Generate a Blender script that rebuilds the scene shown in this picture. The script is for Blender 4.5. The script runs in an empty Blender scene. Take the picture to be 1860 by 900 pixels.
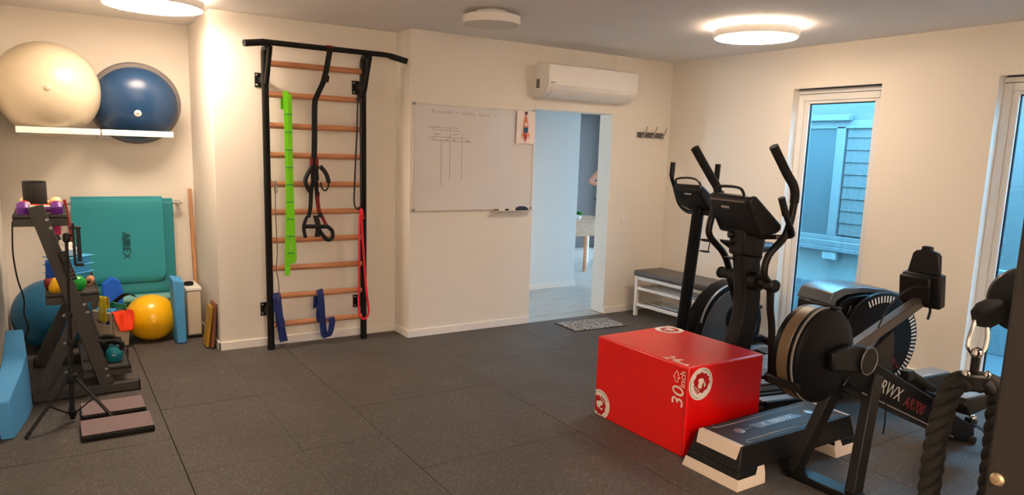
import bpy, bmesh, math, random
from mathutils import Vector, Matrix

# ------------------------------------------------------------------ camera
sc = bpy.context.scene
COL = sc.collection
cam_d = bpy.data.cameras.new('camera')
cam = bpy.data.objects.new('camera', cam_d)
COL.objects.link(cam)
sc.camera = cam
cam_d.sensor_fit = 'HORIZONTAL'
cam_d.sensor_width = 36.0
cam_d.lens = 1289.83 / 1860 * 36.0
cam_d.shift_y = 35.6 / 1860
cam_d.clip_start = 0.05
CAM = Vector((-5.5331, -5.5259, 1.6201))
YAW, PITCH, ROLL = -0.5779, -0.1594, 0.0314
fw = Vector((-math.sin(YAW) * math.cos(PITCH), math.cos(YAW) * math.cos(PITCH), math.sin(PITCH)))
rt = Vector((math.cos(YAW), math.sin(YAW), 0))
up = rt.cross(fw)
r2 = math.cos(ROLL) * rt + math.sin(ROLL) * up
u2 = -math.sin(ROLL) * rt + math.cos(ROLL) * up
cam.matrix_world = Matrix(((r2.x, u2.x, -fw.x, CAM.x), (r2.y, u2.y, -fw.y, CAM.y), (r2.z, u2.z, -fw.z, CAM.z), (0, 0, 0, 1)))

# ------------------------------------------------------------------ sky, exposure
w = bpy.data.worlds.new('sky')
sc.world = w
w.use_nodes = True
bg = w.node_tree.nodes['Background']
bg.inputs[0].default_value = (0.62, 0.82, 1.0, 1)
bg.inputs[1].default_value = 11.5
sc.view_settings.view_transform = 'Standard'
sc.view_settings.look = 'None'
sc.view_settings.gamma = 1
sc.view_settings.use_curve_mapping = False
sc.view_settings.exposure = 1.3
LAMP_COL = (1.0, 0.77, 0.57)
LAMP_E = 20.0
HALO_E = 17.0

# ------------------------------------------------------------------ helpers
random.seed(7)
PI = math.pi


def srgb(h):
    if isinstance(h, str):
        h = h.lstrip('#')
        c = [int(h[i:i + 2], 16) / 255 for i in (0, 2, 4)]
    else:
        c = h
    return tuple(((x / 12.92) if x <= 0.04045 else ((x + 0.055) / 1.055) ** 2.4) for x in c)


def M(name, col, rough=0.5, metal=0.0, var=0.0, scale=12.0, bump=0.0, bscale=80.0, coat=0.0, spec=0.5, emit=None, es=1.0, trans=0.0):
    m = bpy.data.materials.new(name)
    m.use_nodes = True
    nt = m.node_tree
    b = nt.nodes['Principled BSDF']
    c = srgb(col)
    b.inputs['Base Color'].default_value = (*c, 1)
    b.inputs['Roughness'].default_value = rough
    b.inputs['Metallic'].default_value = metal
    b.inputs['Specular IOR Level'].default_value = spec
    if coat:
        b.inputs['Coat Weight'].default_value = coat
    if trans:
        b.inputs['Transmission Weight'].default_value = trans
    if emit:
        b.inputs['Emission Color'].default_value = (*emit, 1)
        b.inputs['Emission Strength'].default_value = es
    tc = nt.nodes.new('ShaderNodeTexCoord')
    if var:
        n = nt.nodes.new('ShaderNodeTexNoise')
        n.inputs['Scale'].default_value = scale
        n.inputs['Detail'].default_value = 4
        nt.links.new(tc.outputs['Object'], n.inputs['Vector'])
        mx = nt.nodes.new('ShaderNodeMix')
        mx.data_type = 'RGBA'
        mx.inputs[6].default_value = (*[x * (1 - var) for x in c], 1)
        mx.inputs[7].default_value = (*[min(1, x * (1 + var)) for x in c], 1)
        nt.links.new(n.outputs['Fac'], mx.inputs[0])
        nt.links.new(mx.outputs[2], b.inputs['Base Color'])
    if bump:
        n = nt.nodes.new('ShaderNodeTexNoise')
        n.inputs['Scale'].default_value = bscale
        n.inputs['Detail'].default_value = 3
        nt.links.new(tc.outputs['Object'], n.inputs['Vector'])
        bp = nt.nodes.new('ShaderNodeBump')
        bp.inputs['Strength'].default_value = bump
        bp.inputs['Distance'].default_value = 0.01
        nt.links.new(n.outputs['Fac'], bp.inputs['Height'])
        nt.links.new(bp.outputs['Normal'], b.inputs['Normal'])
    return m


def M_wood(name, c1, c2, scale=(2, 2, 30), rough=0.45):
    m = M(name, c1, rough)
    nt = m.node_tree
    b = nt.nodes['Principled BSDF']
    tc = nt.nodes.new('ShaderNodeTexCoord')
    mp = nt.nodes.new('ShaderNodeMapping')
    mp.inputs['Scale'].default_value = scale
    n = nt.nodes.new('ShaderNodeTexNoise')
    n.inputs['Scale'].default_value = 3
    n.inputs['Detail'].default_value = 6
    r = nt.nodes.new('ShaderNodeValToRGB')
    r.color_ramp.elements[0].position = 0.35
    r.color_ramp.elements[0].color = (*srgb(c1), 1)
    r.color_ramp.elements[1].position = 0.7
    r.color_ramp.elements[1].color = (*srgb(c2), 1)
    nt.links.new(tc.outputs['Object'], mp.inputs['Vector'])
    nt.links.new(mp.outputs[0], n.inputs['Vector'])
    nt.links.new(n.outputs['Fac'], r.inputs[0])
    nt.links.new(r.outputs[0], b.inputs['Base Color'])
    return m


def M_speck(name, base, specks, scale=260.0, lo=0.60, rough=0.8, bump=0.15):
    """dark rubber / pebbly mat: base colour with small light specks"""
    m = M(name, base, rough)
    nt = m.node_tree
    b = nt.nodes['Principled BSDF']
    tc = nt.nodes.new('ShaderNodeTexCoord')
    v = nt.nodes.new('ShaderNodeTexVoronoi')
    v.inputs['Scale'].default_value = scale
    nt.links.new(tc.outputs['Object'], v.inputs['Vector'])
    sep = nt.nodes.new('ShaderNodeSeparateColor')
    nt.links.new(v.outputs['Color'], sep.inputs[0])
    r = nt.nodes.new('ShaderNodeValToRGB')
    r.color_ramp.interpolation = 'CONSTANT'
    r.color_ramp.elements[0].color = (*srgb(base), 1)
    r.color_ramp.elements[1].position = lo
    r.color_ramp.elements[1].color = (*srgb(specks), 1)
    nt.links.new(sep.outputs[0], r.inputs[0])
    n = nt.nodes.new('ShaderNodeTexNoise')
    n.inputs['Scale'].default_value = 2.2
    n.inputs['Detail'].default_value = 5
    nt.links.new(tc.outputs['Object'], n.inputs['Vector'])
    mx = nt.nodes.new('ShaderNodeMix')
    mx.data_type = 'RGBA'
    mx.blend_type = 'MULTIPLY'
    mx.inputs[0].default_value = 0.5
    nt.links.new(r.outputs[0], mx.inputs[6])
    nt.links.new(n.outputs['Fac'], mx.inputs[7])
    nt.links.new(mx.outputs[2], b.inputs['Base Color'])
    bp = nt.nodes.new('ShaderNodeBump')
    bp.inputs['Strength'].default_value = bump
    bp.inputs['Distance'].default_value = 0.004
    nt.links.new(v.outputs['Distance'], bp.inputs['Height'])
    nt.links.new(bp.outputs['Normal'], b.inputs['Normal'])
    return m


def M_glass(name, tint=(1, 1, 1)):
    m = bpy.data.materials.new(name)
    m.use_nodes = True
    nt = m.node_tree
    nt.nodes.clear()
    o = nt.nodes.new('ShaderNodeOutputMaterial')
    t = nt.nodes.new('ShaderNodeBsdfTransparent')
    t.inputs[0].default_value = (*tint, 1)
    g = nt.nodes.new('ShaderNodeBsdfGlossy')
    g.inputs['Roughness'].default_value = 0.02
    lw = nt.nodes.new('ShaderNodeLayerWeight')
    pw = nt.nodes.new('ShaderNodeMath')
    pw.operation = 'POWER'
    pw.inputs[1].default_value = 3
    nt.links.new(lw.outputs['Facing'], pw.inputs[0])
    ma = nt.nodes.new('ShaderNodeMath')
    ma.operation = 'MULTIPLY_ADD'
    ma.inputs[1].default_value = 0.95
    ma.inputs[2].default_value = 0.025
    nt.links.new(pw.outputs[0], ma.inputs[0])
    mx = nt.nodes.new('ShaderNodeMixShader')
    nt.links.new(ma.outputs[0], mx.inputs[0])
    nt.links.new(t.outputs[0], mx.inputs[1])
    nt.links.new(g.outputs[0], mx.inputs[2])
    nt.links.new(mx.outputs[0], o.inputs[0])
    return m


def M_stripe(name, c1, c2, scale, axis=0, rough=0.5, bump=0.3):
    """fine ribbing along one object axis"""
    m = M(name, c1, rough)
    nt = m.node_tree
    b = nt.nodes['Principled BSDF']
    tc = nt.nodes.new('ShaderNodeTexCoord')
    wv = nt.nodes.new('ShaderNodeTexWave')
    wv.bands_direction = 'XYZ'[axis]
    wv.inputs['Scale'].default_value = scale
    wv.inputs['Distortion'].default_value = 0.2
    nt.links.new(tc.outputs['Object'], wv.inputs['Vector'])
    mx = nt.nodes.new('ShaderNodeMix')
    mx.data_type = 'RGBA'
    mx.inputs[6].default_value = (*srgb(c1), 1)
    mx.inputs[7].default_value = (*srgb(c2), 1)
    nt.links.new(wv.outputs['Fac'], mx.inputs[0])
    nt.links.new(mx.outputs[2], b.inputs['Base Color'])
    bp = nt.nodes.new('ShaderNodeBump')
    bp.inputs['Strength'].default_value = bump
    bp.inputs['Distance'].default_value = 0.004
    nt.links.new(wv.outputs['Fac'], bp.inputs['Height'])
    nt.links.new(bp.outputs['Normal'], b.inputs['Normal'])
    return m


def sm(pts, n=6, closed=False):
    """Catmull-Rom through points"""
    P = [Vector(p) for p in pts]
    out = []
    N = len(P)
    rng = range(N) if closed else range(N - 1)
    for i in rng:
        if closed:
            a, b, c, d = P[(i - 1) % N], P[i], P[(i + 1) % N], P[(i + 2) % N]
        else:
            a, b, c, d = P[max(i - 1, 0)], P[i], P[i + 1], P[min(i + 2, N - 1)]
        for k in range(n):
            t = k / n
            out.append(0.5 * ((2 * b) + (c - a) * t + (2 * a - 5 * b + 4 * c - d) * t * t + (3 * b - a - 3 * c + d) * t ** 3))
    if not closed:
        out.append(P[-1])
    return out


class G:
    """collects shapes into one bmesh"""

    def __init__(s):
        s.bm = bmesh.new()

    def face(s, vs):
        try:
            return s.bm.faces.new(vs)
        except ValueError:
            return None

    def hexa(s, v):
        q = [s.bm.verts.new(Vector(p)) for p in v]
        for f in ((3, 2, 1, 0), (4, 5, 6, 7), (0, 1, 5, 4), (1, 2, 6, 5), (2, 3, 7, 6), (3, 0, 4, 7)):
            s.face([q[i] for i in f])
        return s

    def box(s, x0, x1, y0, y1, z0, z1):
        return s.hexa([(x0, y0, z0), (x1, y0, z0), (x1, y1, z0), (x0, y1, z0), (x0, y0, z1), (x1, y0, z1), (x1, y1, z1), (x0, y1, z1)])

    def obox(s, c, size, m):
        """box of full size, centred on c, turned by 3x3 matrix m"""
        c = Vector(c)
        h = [x / 2 for x in size]
        return s.hexa([c + m @ Vector((a * h[0], b * h[1], d * h[2])) for d in (-1, 1) for a, b in ((-1, -1), (1, -1), (1, 1), (-1, 1))])

    def beam(s, p0, p1, wdt, hgt, side=(0, 1, 0)):
        """rectangular bar from p0 to p1: wdt along side, hgt across"""
        p0, p1 = Vector(p0), Vector(p1)
        d = (p1 - p0)
        z = d.normalized()
        y = Vector(side)
        y = (y - z * y.dot(z)).normalized()
        x = y.cross(z)
        m = Matrix((x, y, z)).transposed()
        return s.obox((p0 + p1) / 2, (hgt, wdt, d.length), m)

    def tube(s, pts, r, seg=10, closed=False, caps=True):
        P = [Vector(p) for p in pts]
        N = len(P)
        R = r if isinstance(r, (list, tuple)) else [r] * N
        T = []
        for i in range(N):
            a = P[(i - 1) % N] if (closed or i > 0) else P[i]
            b = P[(i + 1) % N] if (closed or i < N - 1) else P[i]
            t = (b - a)
            T.append(t.normalized() if t.length > 1e-9 else Vector((0, 0, 1)))
        n = T[0].orthogonal().normalized()
        rings = []
        for i in range(N):
            n = (n - T[i] * n.dot(T[i])).normalized()
            bvec = T[i].cross(n)
            rings.append([s.bm.verts.new(P[i] + R[i] * (math.cos(2 * PI * k / seg) * n + math.sin(2 * PI * k / seg) * bvec)) for k in range(seg)])
        M_ = N if closed else N - 1
        for i in range(M_):
            A, B = rings[i], rings[(i + 1) % N]
            off = 0
            if closed and i == N - 1:
                off = min(range(seg), key=lambda o: (A[0].co - B[o].co).length)
            for k in range(seg):
                s.face([A[k], A[(k + 1) % seg], B[(k + 1 + off) % seg], B[(k + off) % seg]])
        if caps and not closed:
            s.face(rings[0][::-1])
            s.face(rings[-1])
        return s

    def cyl(s, p0, p1, r, r1=None, seg=20):
        return s.tube([p0, p1], [r, r if r1 is None else r1], seg)

    def lathe(s, prof, o=(0, 0, 0), d=(0, 0, 1), seg=28):
        """profile of (radius, height) turned about axis d through o"""
        o, d = Vector(o), Vector(d).normalized()
        n = d.orthogonal().normalized()
        b = d.cross(n)
        rings = []
        for r, h in prof:
            if r < 1e-6:
                rings.append([s.bm.verts.new(o + d * h)])
            else:
                rings.append([s.bm.verts.new(o + d * h + r * (math.cos(2 * PI * k / seg) * n + math.sin(2 * PI * k / seg) * b)) for k in range(seg)])
        for A, B in zip(rings, rings[1:]):
            for k in range(seg):
                j = (k + 1) % seg
                if len(A) == 1 and len(B) > 1:
                    s.face([A[0], B[j], B[k]])
                elif len(B) == 1 and len(A) > 1:
                    s.face([A[k], A[j], B[0]])
                elif len(A) > 1:
                    s.face([A[k], A[j], B[j], B[k]])
        if len(rings[0]) > 1:
            s.face(rings[0][::-1])
        if len(rings[-1]) > 1:
            s.face(rings[-1])
        return s

    def ball(s, c, r, sc3=(1, 1, 1), u=32, v=18):
        m = Matrix.Translation(Vector(c)) @ Matrix.Diagonal((r * sc3[0], r * sc3[1], r * sc3[2], 1))
        bmesh.ops.create_uvsphere(s.bm, u_segments=u, v_segments=v, radius=1, matrix=m)
        return s

    def prism(s, poly, axis, d0, d1):
        """outline extruded along axis: 'x' takes (y,z), 'y' takes (x,z), 'z' takes (x,y)"""
        f = {'x': lambda p, d: (d, p[0], p[1]), 'y': lambda p, d: (p[0], d, p[1]), 'z': lambda p, d: (p[0], p[1], d)}[axis]
        A = [s.bm.verts.new(f(p, d0)) for p in poly]
        B = [s.bm.verts.new(f(p, d1)) for p in poly]
        n = len(poly)
        s.face(A[::-1])
        s.face(B)
        for i in range(n):
            s.face([A[i], A[(i + 1) % n], B[(i + 1) % n], B[i]])
        return s

    def strip(s, pts, wvec, th=0.003):
        """flat webbing following points, wvec = full width vector (or list)"""
        P = [Vector(p) for p in pts]
        W = [Vector(x) for x in wvec] if isinstance(wvec, list) else [Vector(wvec)] * len(P)
        rows = []
        for i, p in enumerate(P):
            t = (P[min(i + 1, len(P) - 1)] - P[max(i - 1, 0)]).normalized()
            n = t.cross(W[i]).normalized() * th / 2
            h = W[i] / 2
            rows.append([s.bm.verts.new(q) for q in (p - h - n, p + h - n, p + h + n, p - h + n)])
        for A, B in zip(rows, rows[1:]):
            for k in range(4):
                s.face([A[k], A[(k + 1) % 4], B[(k + 1) % 4], B[k]])
        s.face(rows[0][::-1])
        s.face(rows[-1])
        return s


ORIG = {}


def tag(o, label=None, cat=None, group=None, kind=None):
    if label:
        o['label'] = label
    if cat:
        o['category'] = cat
    if group:
        o['group'] = group
    if kind:
        o['kind'] = kind
    return o


def root_of(o):
    while o.parent:
        o = o.parent
    return o


def ob(name, g, mat, parent=None, bev=0.0, seg=2, smooth=35, label=None, cat=None, group=None, kind=None, loc=None):
    """one mesh object. parts are given in the coordinates their thing was opened in"""
    bm = g.bm
    bmesh.ops.recalc_face_normals(bm, faces=bm.faces)
    if parent is not None:
        off = ORIG.get(root_of(parent).name)
        if off is not None:
            bmesh.ops.translate(bm, verts=bm.verts, vec=-off)
    elif loc is not None:
        bmesh.ops.translate(bm, verts=bm.verts, vec=-Vector(loc))
    me = bpy.data.meshes.new(name)
    bm.to_mesh(me)
    bm.free()
    for p in me.polygons:
        p.use_smooth = True
    me.set_sharp_from_angle(angle=math.radians(smooth))
    if mat is not None:
        me.materials.append(mat)
    o = bpy.data.objects.new(name, me)
    COL.objects.link(o)
    if parent is not None:
        o.parent = parent
    elif loc is not None:
        o.location = loc
        ORIG[o.name] = Vector(loc)
    if bev:
        md = o.modifiers.new('bevel', 'BEVEL')
        md.width = bev
        md.segments = seg
        md.limit_method = 'ANGLE'
        md.angle_limit = math.radians(40)
        md.harden_normals = False
    return tag(o, label, cat, group, kind)


def thing(name, label, cat, loc, group=None, rz=0.0, local=False, kind=None):
    o = bpy.data.objects.new(name, None)
    COL.objects.link(o)
    o.location = loc
    o.rotation_euler = (0, 0, rz)
    o.empty_display_size = 0.1
    if not local:
        ORIG[o.name] = Vector(loc)
    return tag(o, label, cat, group, kind)


def text(name, body, mat, parent, loc, xdir, ydir, size, ext=0.0006, align='CENTER', label=None, shear=0.0, thin=0.0, space=1.0):
    """lettering as thin raised letters: xdir reading direction, ydir up"""
    cu = bpy.data.curves.new(name, 'FONT')
    cu.body = body
    cu.size = size
    cu.extrude = ext
    cu.align_x = align
    cu.align_y = 'CENTER'
    cu.shear = shear
    cu.offset = thin
    cu.space_character = space
    tmp = bpy.data.objects.new(name + '_tmp', cu)
    COL.objects.link(tmp)
    dg = bpy.context.evaluated_depsgraph_get()
    me = bpy.data.meshes.new_from_object(tmp.evaluated_get(dg))
    bpy.data.objects.remove(tmp)
    x, y = Vector(xdir).normalized(), Vector(ydir).normalized()
    z = x.cross(y)
    L = Vector(loc)
    off = ORIG.get(root_of(parent).name) if parent else None
    if off is not None:
        L = L - off
    me.transform(Matrix(((x.x, y.x, z.x, L.x), (x.y, y.y, z.y, L.y), (x.z, y.z, z.z, L.z), (0, 0, 0, 1))))
    me.materials.clear()
    me.materials.append(mat)
    o = bpy.data.objects.new(name, me)
    COL.objects.link(o)
    o.parent = parent
    return tag(o, label)


def copies(o, locs, parent=None):
    out = [o]
    for l in locs:
        c = o.copy()
        COL.objects.link(c)
        c.location = l
        c.parent = o.parent if parent is None else parent
        out.append(c)
    return out


def arc(cx, cz, r, a0, a1, n, rz=None):
    rz = r if rz is None else rz
    return [(cx + r * math.cos(math.radians(a0 + (a1 - a0) * i / n)), cz + rz * math.sin(math.radians(a0 + (a1 - a0) * i / n))) for i in range(n + 1)]


# ------------------------------------------------------------------ materials
m_wall = M('wall_paint', (0.92, 0.895, 0.855), 0.75, var=0.03, scale=1.5, bump=0.06, bscale=140)
m_ceil = M('ceiling_paint', (0.94, 0.93, 0.925), 0.85, var=0.03, scale=1.2, bump=0.08, bscale=90)
m_trim = M('white_trim', (0.95, 0.94, 0.92), 0.4)
m_rubber = M_speck('rubber_tile', (0.34, 0.32, 0.305), (0.52, 0.5, 0.48), 230, 0.90, 0.62, 0.12)
m_seam = M('floor_bed', (0.10, 0.10, 0.10), 0.9)
m_dark = M('dark_grey_steel', (0.235, 0.225, 0.22), 0.45, 0.1, var=0.06, bump=0.03, bscale=300)
m_black = M('black_plastic', (0.05, 0.05, 0.055), 0.42, var=0.08, spec=0.35)
m_blackgloss = M('glossy_black', (0.03, 0.035, 0.05), 0.42, spec=0.16)
m_blackmetal = M('black_metal', (0.085, 0.08, 0.08), 0.42, 0.2, spec=0.35)
m_grip = M('black_foam_grip', (0.045, 0.045, 0.045), 0.8, bump=0.1, bscale=200)
m_chrome = M('chrome', (0.8, 0.8, 0.8), 0.15, 1.0)
m_steel = M('brushed_steel', (0.62, 0.62, 0.62), 0.32, 1.0)
m_alu = M('aluminium', (0.72, 0.71, 0.69), 0.35, 0.6)
m_silver = M('silver_plastic', (0.62, 0.63, 0.64), 0.3, 0.5)
m_white = M('white_plastic', (0.92, 0.91, 0.89), 0.35)
m_pvc = M('white_window_plastic', (0.93, 0.93, 0.92), 0.35)
m_gasket = M('black_gasket', (0.05, 0.06, 0.08), 0.6)
m_glass = M_glass('window_glass', (0.50, 0.80, 0.93))
m_dimglass = M_glass('dimming_glass', (0.62, 0.63, 0.63))  # grey tint put into the hall panes to hold back the daylight
m_beech = M_wood('beech', (0.80, 0.56, 0.40), (0.70, 0.46, 0.31), (1.5, 20, 20))
m_lath = M_wood('pine_lath', (0.80, 0.60, 0.42), (0.70, 0.48, 0.32), (20, 20, 1.5))
m_red = M('red_vinyl', (0.92, 0.02, 0.015), 0.30, spec=0.9, var=0.06, scale=5, bump=0.05, bscale=14)
m_printwhite = M('white_print', (0.93, 0.90, 0.86), 0.5)
m_printred = M('red_print', (0.72, 0.05, 0.05), 0.5)
m_greyprint = M('grey_print', (0.66, 0.66, 0.66), 0.5)
m_pearl = M('pearl_white_vinyl', (0.80, 0.75, 0.65), 0.34, var=0.03, coat=0.1)
m_bosu = M('dark_blue_rubber', (0.12, 0.25, 0.40), 0.33, var=0.05)
m_bosurim = M('grey_rim_plastic', (0.42, 0.40, 0.40), 0.5)
m_teal = M_stripe('teal_foam', (0.12, 0.55, 0.61), (0.14, 0.60, 0.655), 26, 2, 0.62, 0.25)
m_tealplain = M('teal_foam_plain', (0.08, 0.50, 0.55), 0.6, bump=0.05)
m_tealdark = M('embossed_teal', (0.02, 0.29, 0.30), 0.6)
m_yellow = M('yellow_vinyl', (1.0, 0.76, 0.0), 0.3, var=0.02, coat=0.2)
m_blueball = M('petrol_blue_vinyl', (0.03, 0.36, 0.52), 0.4, var=0.04)
m_ltblue = M('light_blue_foam', (0.30, 0.62, 0.86), 0.75, bump=0.05, bscale=200)
m_skyblue = M('sky_blue_plastic', (0.32, 0.72, 0.93), 0.45)
m_blue = M('strong_blue_foam', (0.07, 0.40, 0.90), 0.6)
m_green = M('green_vinyl', (0.05, 0.62, 0.20), 0.3)
m_lime = M('lime_webbing', (0.50, 0.90, 0.05), 0.7, bump=0.2, bscale=400)
m_navy = M('navy_latex', (0.08, 0.15, 0.42), 0.5)
m_redband = M('red_latex', (0.92, 0.10, 0.18), 0.45)
m_blackband = M('black_latex', (0.15, 0.13, 0.12), 0.5)
m_web = M('black_webbing', (0.06, 0.055, 0.06), 0.75, bump=0.2, bscale=500)
m_redtag = M('red_webbing', (0.50, 0.04, 0.06), 0.7)
m_purple = M('purple_vinyl', (0.42, 0.15, 0.58), 0.35)
m_mint = M('mint_vinyl', (0.60, 0.88, 0.78), 0.4)
m_redv = M('red_dumbbell_vinyl', (0.88, 0.14, 0.10), 0.4)
m_peach = M('peach_vinyl', (0.96, 0.78, 0.58), 0.4)
m_tealkb = M('teal_vinyl', (0.03, 0.48, 0.55), 0.4)
m_orange = M('orange_fabric', (1.0, 0.26, 0.05), 0.7, bump=0.2, bscale=60)
m_greenlatex = M('green_latex', (0.10, 0.50, 0.36), 0.45)
m_palegreen = M('pale_green_latex', (0.60, 0.82, 0.70), 0.5)
m_yelband = M('yellow_latex', (0.80, 0.72, 0.12), 0.5)
m_crate = M('cream_crate_plastic', (0.83, 0.77, 0.68), 0.45)
m_mauve = M_stripe('mauve_top', (0.48, 0.41, 0.43), (0.54, 0.46, 0.47), 9, 1, 0.7, 0.1)
m_board = M('whiteboard', (0.88, 0.87, 0.87), 0.13, var=0.02, scale=2, coat=0.2)
m_ink = M('black_ink', (0.45, 0.42, 0.43), 0.6)
m_frame = M('board_frame', (0.84, 0.82, 0.79), 0.35, 0.1)
m_paper = M('poster_paper', (0.97, 0.92, 0.90), 0.6)
m_bench = M('grey_leatherette', (0.33, 0.31, 0.30), 0.45, bump=0.06, bscale=120)
m_tan = M_stripe('perforated_tan_band', (0.41, 0.33, 0.24), (0.34, 0.27, 0.19), 60, 2, 0.35, 0.1)
m_armgrey = M('arm_grey', (0.26, 0.24, 0.23), 0.4)
m_silvertop = M('pewter_cover', (0.38, 0.40, 0.42), 0.28, 0.4)
m_rope = M('black_rope', (0.10, 0.09, 0.085), 0.75, bump=0.15, bscale=300)
m_post = M('brown_black_powder_coat', (0.15, 0.13, 0.12), 0.55, bump=0.05, bscale=400)
m_doormat = M_speck('grey_mat', (0.42, 0.41, 0.40), (0.80, 0.78, 0.76), 90, 0.5, 0.9, 0.5)
m_planks = M_wood('pale_plank_floor', (0.72, 0.72, 0.71), (0.62, 0.62, 0.61), (1.5, 14, 1), 0.35)
m_hall = M('hall_paint', (0.90, 0.92, 0.93), 0.75, var=0.02, scale=1.5)
m_darkpaint = M('dark_grey_paint', (0.37, 0.36, 0.36), 0.8)
m_deskwood = M_wood('ash_desk', (0.72, 0.60, 0.50), (0.64, 0.52, 0.43), (3, 20, 20))
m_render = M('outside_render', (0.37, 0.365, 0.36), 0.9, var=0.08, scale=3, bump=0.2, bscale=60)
m_render_low = M('outside_plaster', (0.56, 0.56, 0.55), 0.9, var=0.12, scale=4, bump=0.3, bscale=50)  # plaster, lightened to offset the shade under the sill and ledge
m_plinth = M('grey_plinth', (0.42, 0.43, 0.44), 0.9, var=0.12, scale=5, bump=0.3, bscale=40)
m_skin = M('skin', (0.80, 0.55, 0.45), 0.5)
m_shirt = M('grey_shirt', (0.32, 0.33, 0.36), 0.8)
m_trouser = M('dark_trousers', (0.12, 0.13, 0.16), 0.85)
m_hair = M('brown_hair', (0.20, 0.13, 0.09), 0.6)
m_leaf = M('leaf_green', (0.10, 0.55, 0.12), 0.5, var=0.2)

# ------------------------------------------------------------------ room shell
H = 2.6
XL, XA, XW = -5.86, -4.475, -2.985       # left wall, alcove edge, step of the back wall
YA, YB, YF = 1.26, 0.285, -8.0           # alcove wall, bar wall, wall behind the camera
D0, D1, DH = -1.72, -0.785, 2.03         # doorway
WT = 0.22                                # outer wall thickness
W1 = (-2.275, -1.478)
W2 = (-3.90, -3.106)
WZ0, WZ1 = 0.03, 2.25


def structure(name, g, mat, parent=None, bev=0.0, **k):
    return ob(name, g, mat, parent, bev=bev, kind=None if parent else 'structure', **k)


fl = structure('floor', G().box(XL - .1, WT, YF - .1, 1.36, -0.2, -0.02), m_seam)
XS = [-5.86, -5.05, -4.012, -2.985, -1.936, -0.897, 0.0]
regions = [(XL, XA, YF, YA), (XA, XW, YF, YB), (XW, 0.0, YF, 0.0)]
for ci in range(6):
    y = -0.4 if ci % 2 == 0 else -0.9
    y += 3.0
    while y > YF:
        y0, y1 = y - 1.0, y
        for (rx0, rx1, ry0, ry1) in regions:
            a0, a1 = max(XS[ci], rx0), min(XS[ci + 1], rx1)
            b0, b1 = max(y0, ry0), min(y1, ry1)
            if a1 - a0 > .02 and b1 - b0 > .02:
                gx0 = .0015 if a0 == XS[ci] else 0
                gx1 = .0015 if a1 == XS[ci + 1] else 0
                gy0 = .0015 if b0 == y0 else 0
                gy1 = .0015 if b1 == y1 else 0
                dz = random.uniform(-.0008, .0004)
                ob('rubber_tile', G().box(a0 + gx0, a1 - gx1, b0 + gy0, b1 - gy1, -0.02, dz), m_rubber, fl, bev=.002, seg=1)
        y -= 1.0

structure('ceiling', G().box(XL - .1, WT, YF - .1, 1.36, H, H + .12), m_ceil)
structure('wall_left', G().box(XL - .1, XL, YF - .1, YA + .1, 0, H), m_wall)
structure('wall_alcove', G().box(XL, XA, YA, YA + .1, 0, H), m_wall)
structure('wall_back_left', G().box(XA, XW, YB, 1.36, 0, H), m_wall, bev=.004)
structure('wall_back', G().box(XW, D0, 0, .2, 0, H).box(D0, D1, 0, .2, DH, H).box(D1, WT, 0, .2, 0, H)
          .box(XW, XW + .1, .2, .5, 0, H), m_wall, bev=.003)
structure('wall_right', G().box(0, WT, W1[1], 0, 0, H).box(0, WT, W1[0], W1[1], WZ1, H).box(0, WT, W1[0], W1[1], 0, WZ0)
          .box(0, WT, W2[1], W1[0], 0, H).box(0, WT, W2[0], W2[1], WZ1, H).box(0, WT, W2[0], W2[1], 0, WZ0)
          .box(0, WT, YF - .1, W2[0], 0, H), m_wall)
structure('wall_front', G().box(XL, 0, YF - .1, YF, 0, H), m_wall)
BH, BT = .066, .013
structure('baseboard_alcove', G().box(XL, XA, YA - BT, YA, 0, BH).box(XA - BT, XA, YB - BT, YA - BT, 0, BH), m_trim, bev=.002)
structure('baseboard_back_left', G().box(XA - BT, XW - BT, YB - BT, YB, 0, BH).box(XW - BT, XW, -BT, YB, 0, BH), m_trim, bev=.002)
structure('baseboard_back', G().box(XW, D0, -BT, 0, 0, BH).box(D1, -BT, -BT, 0, 0, BH), m_trim, bev=.002)
structure('baseboard_right', G().box(-BT, 0, W1[1], -BT, 0, BH).box(-BT, 0, W2[1], W1[0], 0, BH).box(-BT, 0, YF, W2[0], 0, BH), m_trim, bev=.002)
structure('baseboard_left', G().box(XL, XL + BT, YF, YA - BT, 0, BH), m_trim, bev=.002)

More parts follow.
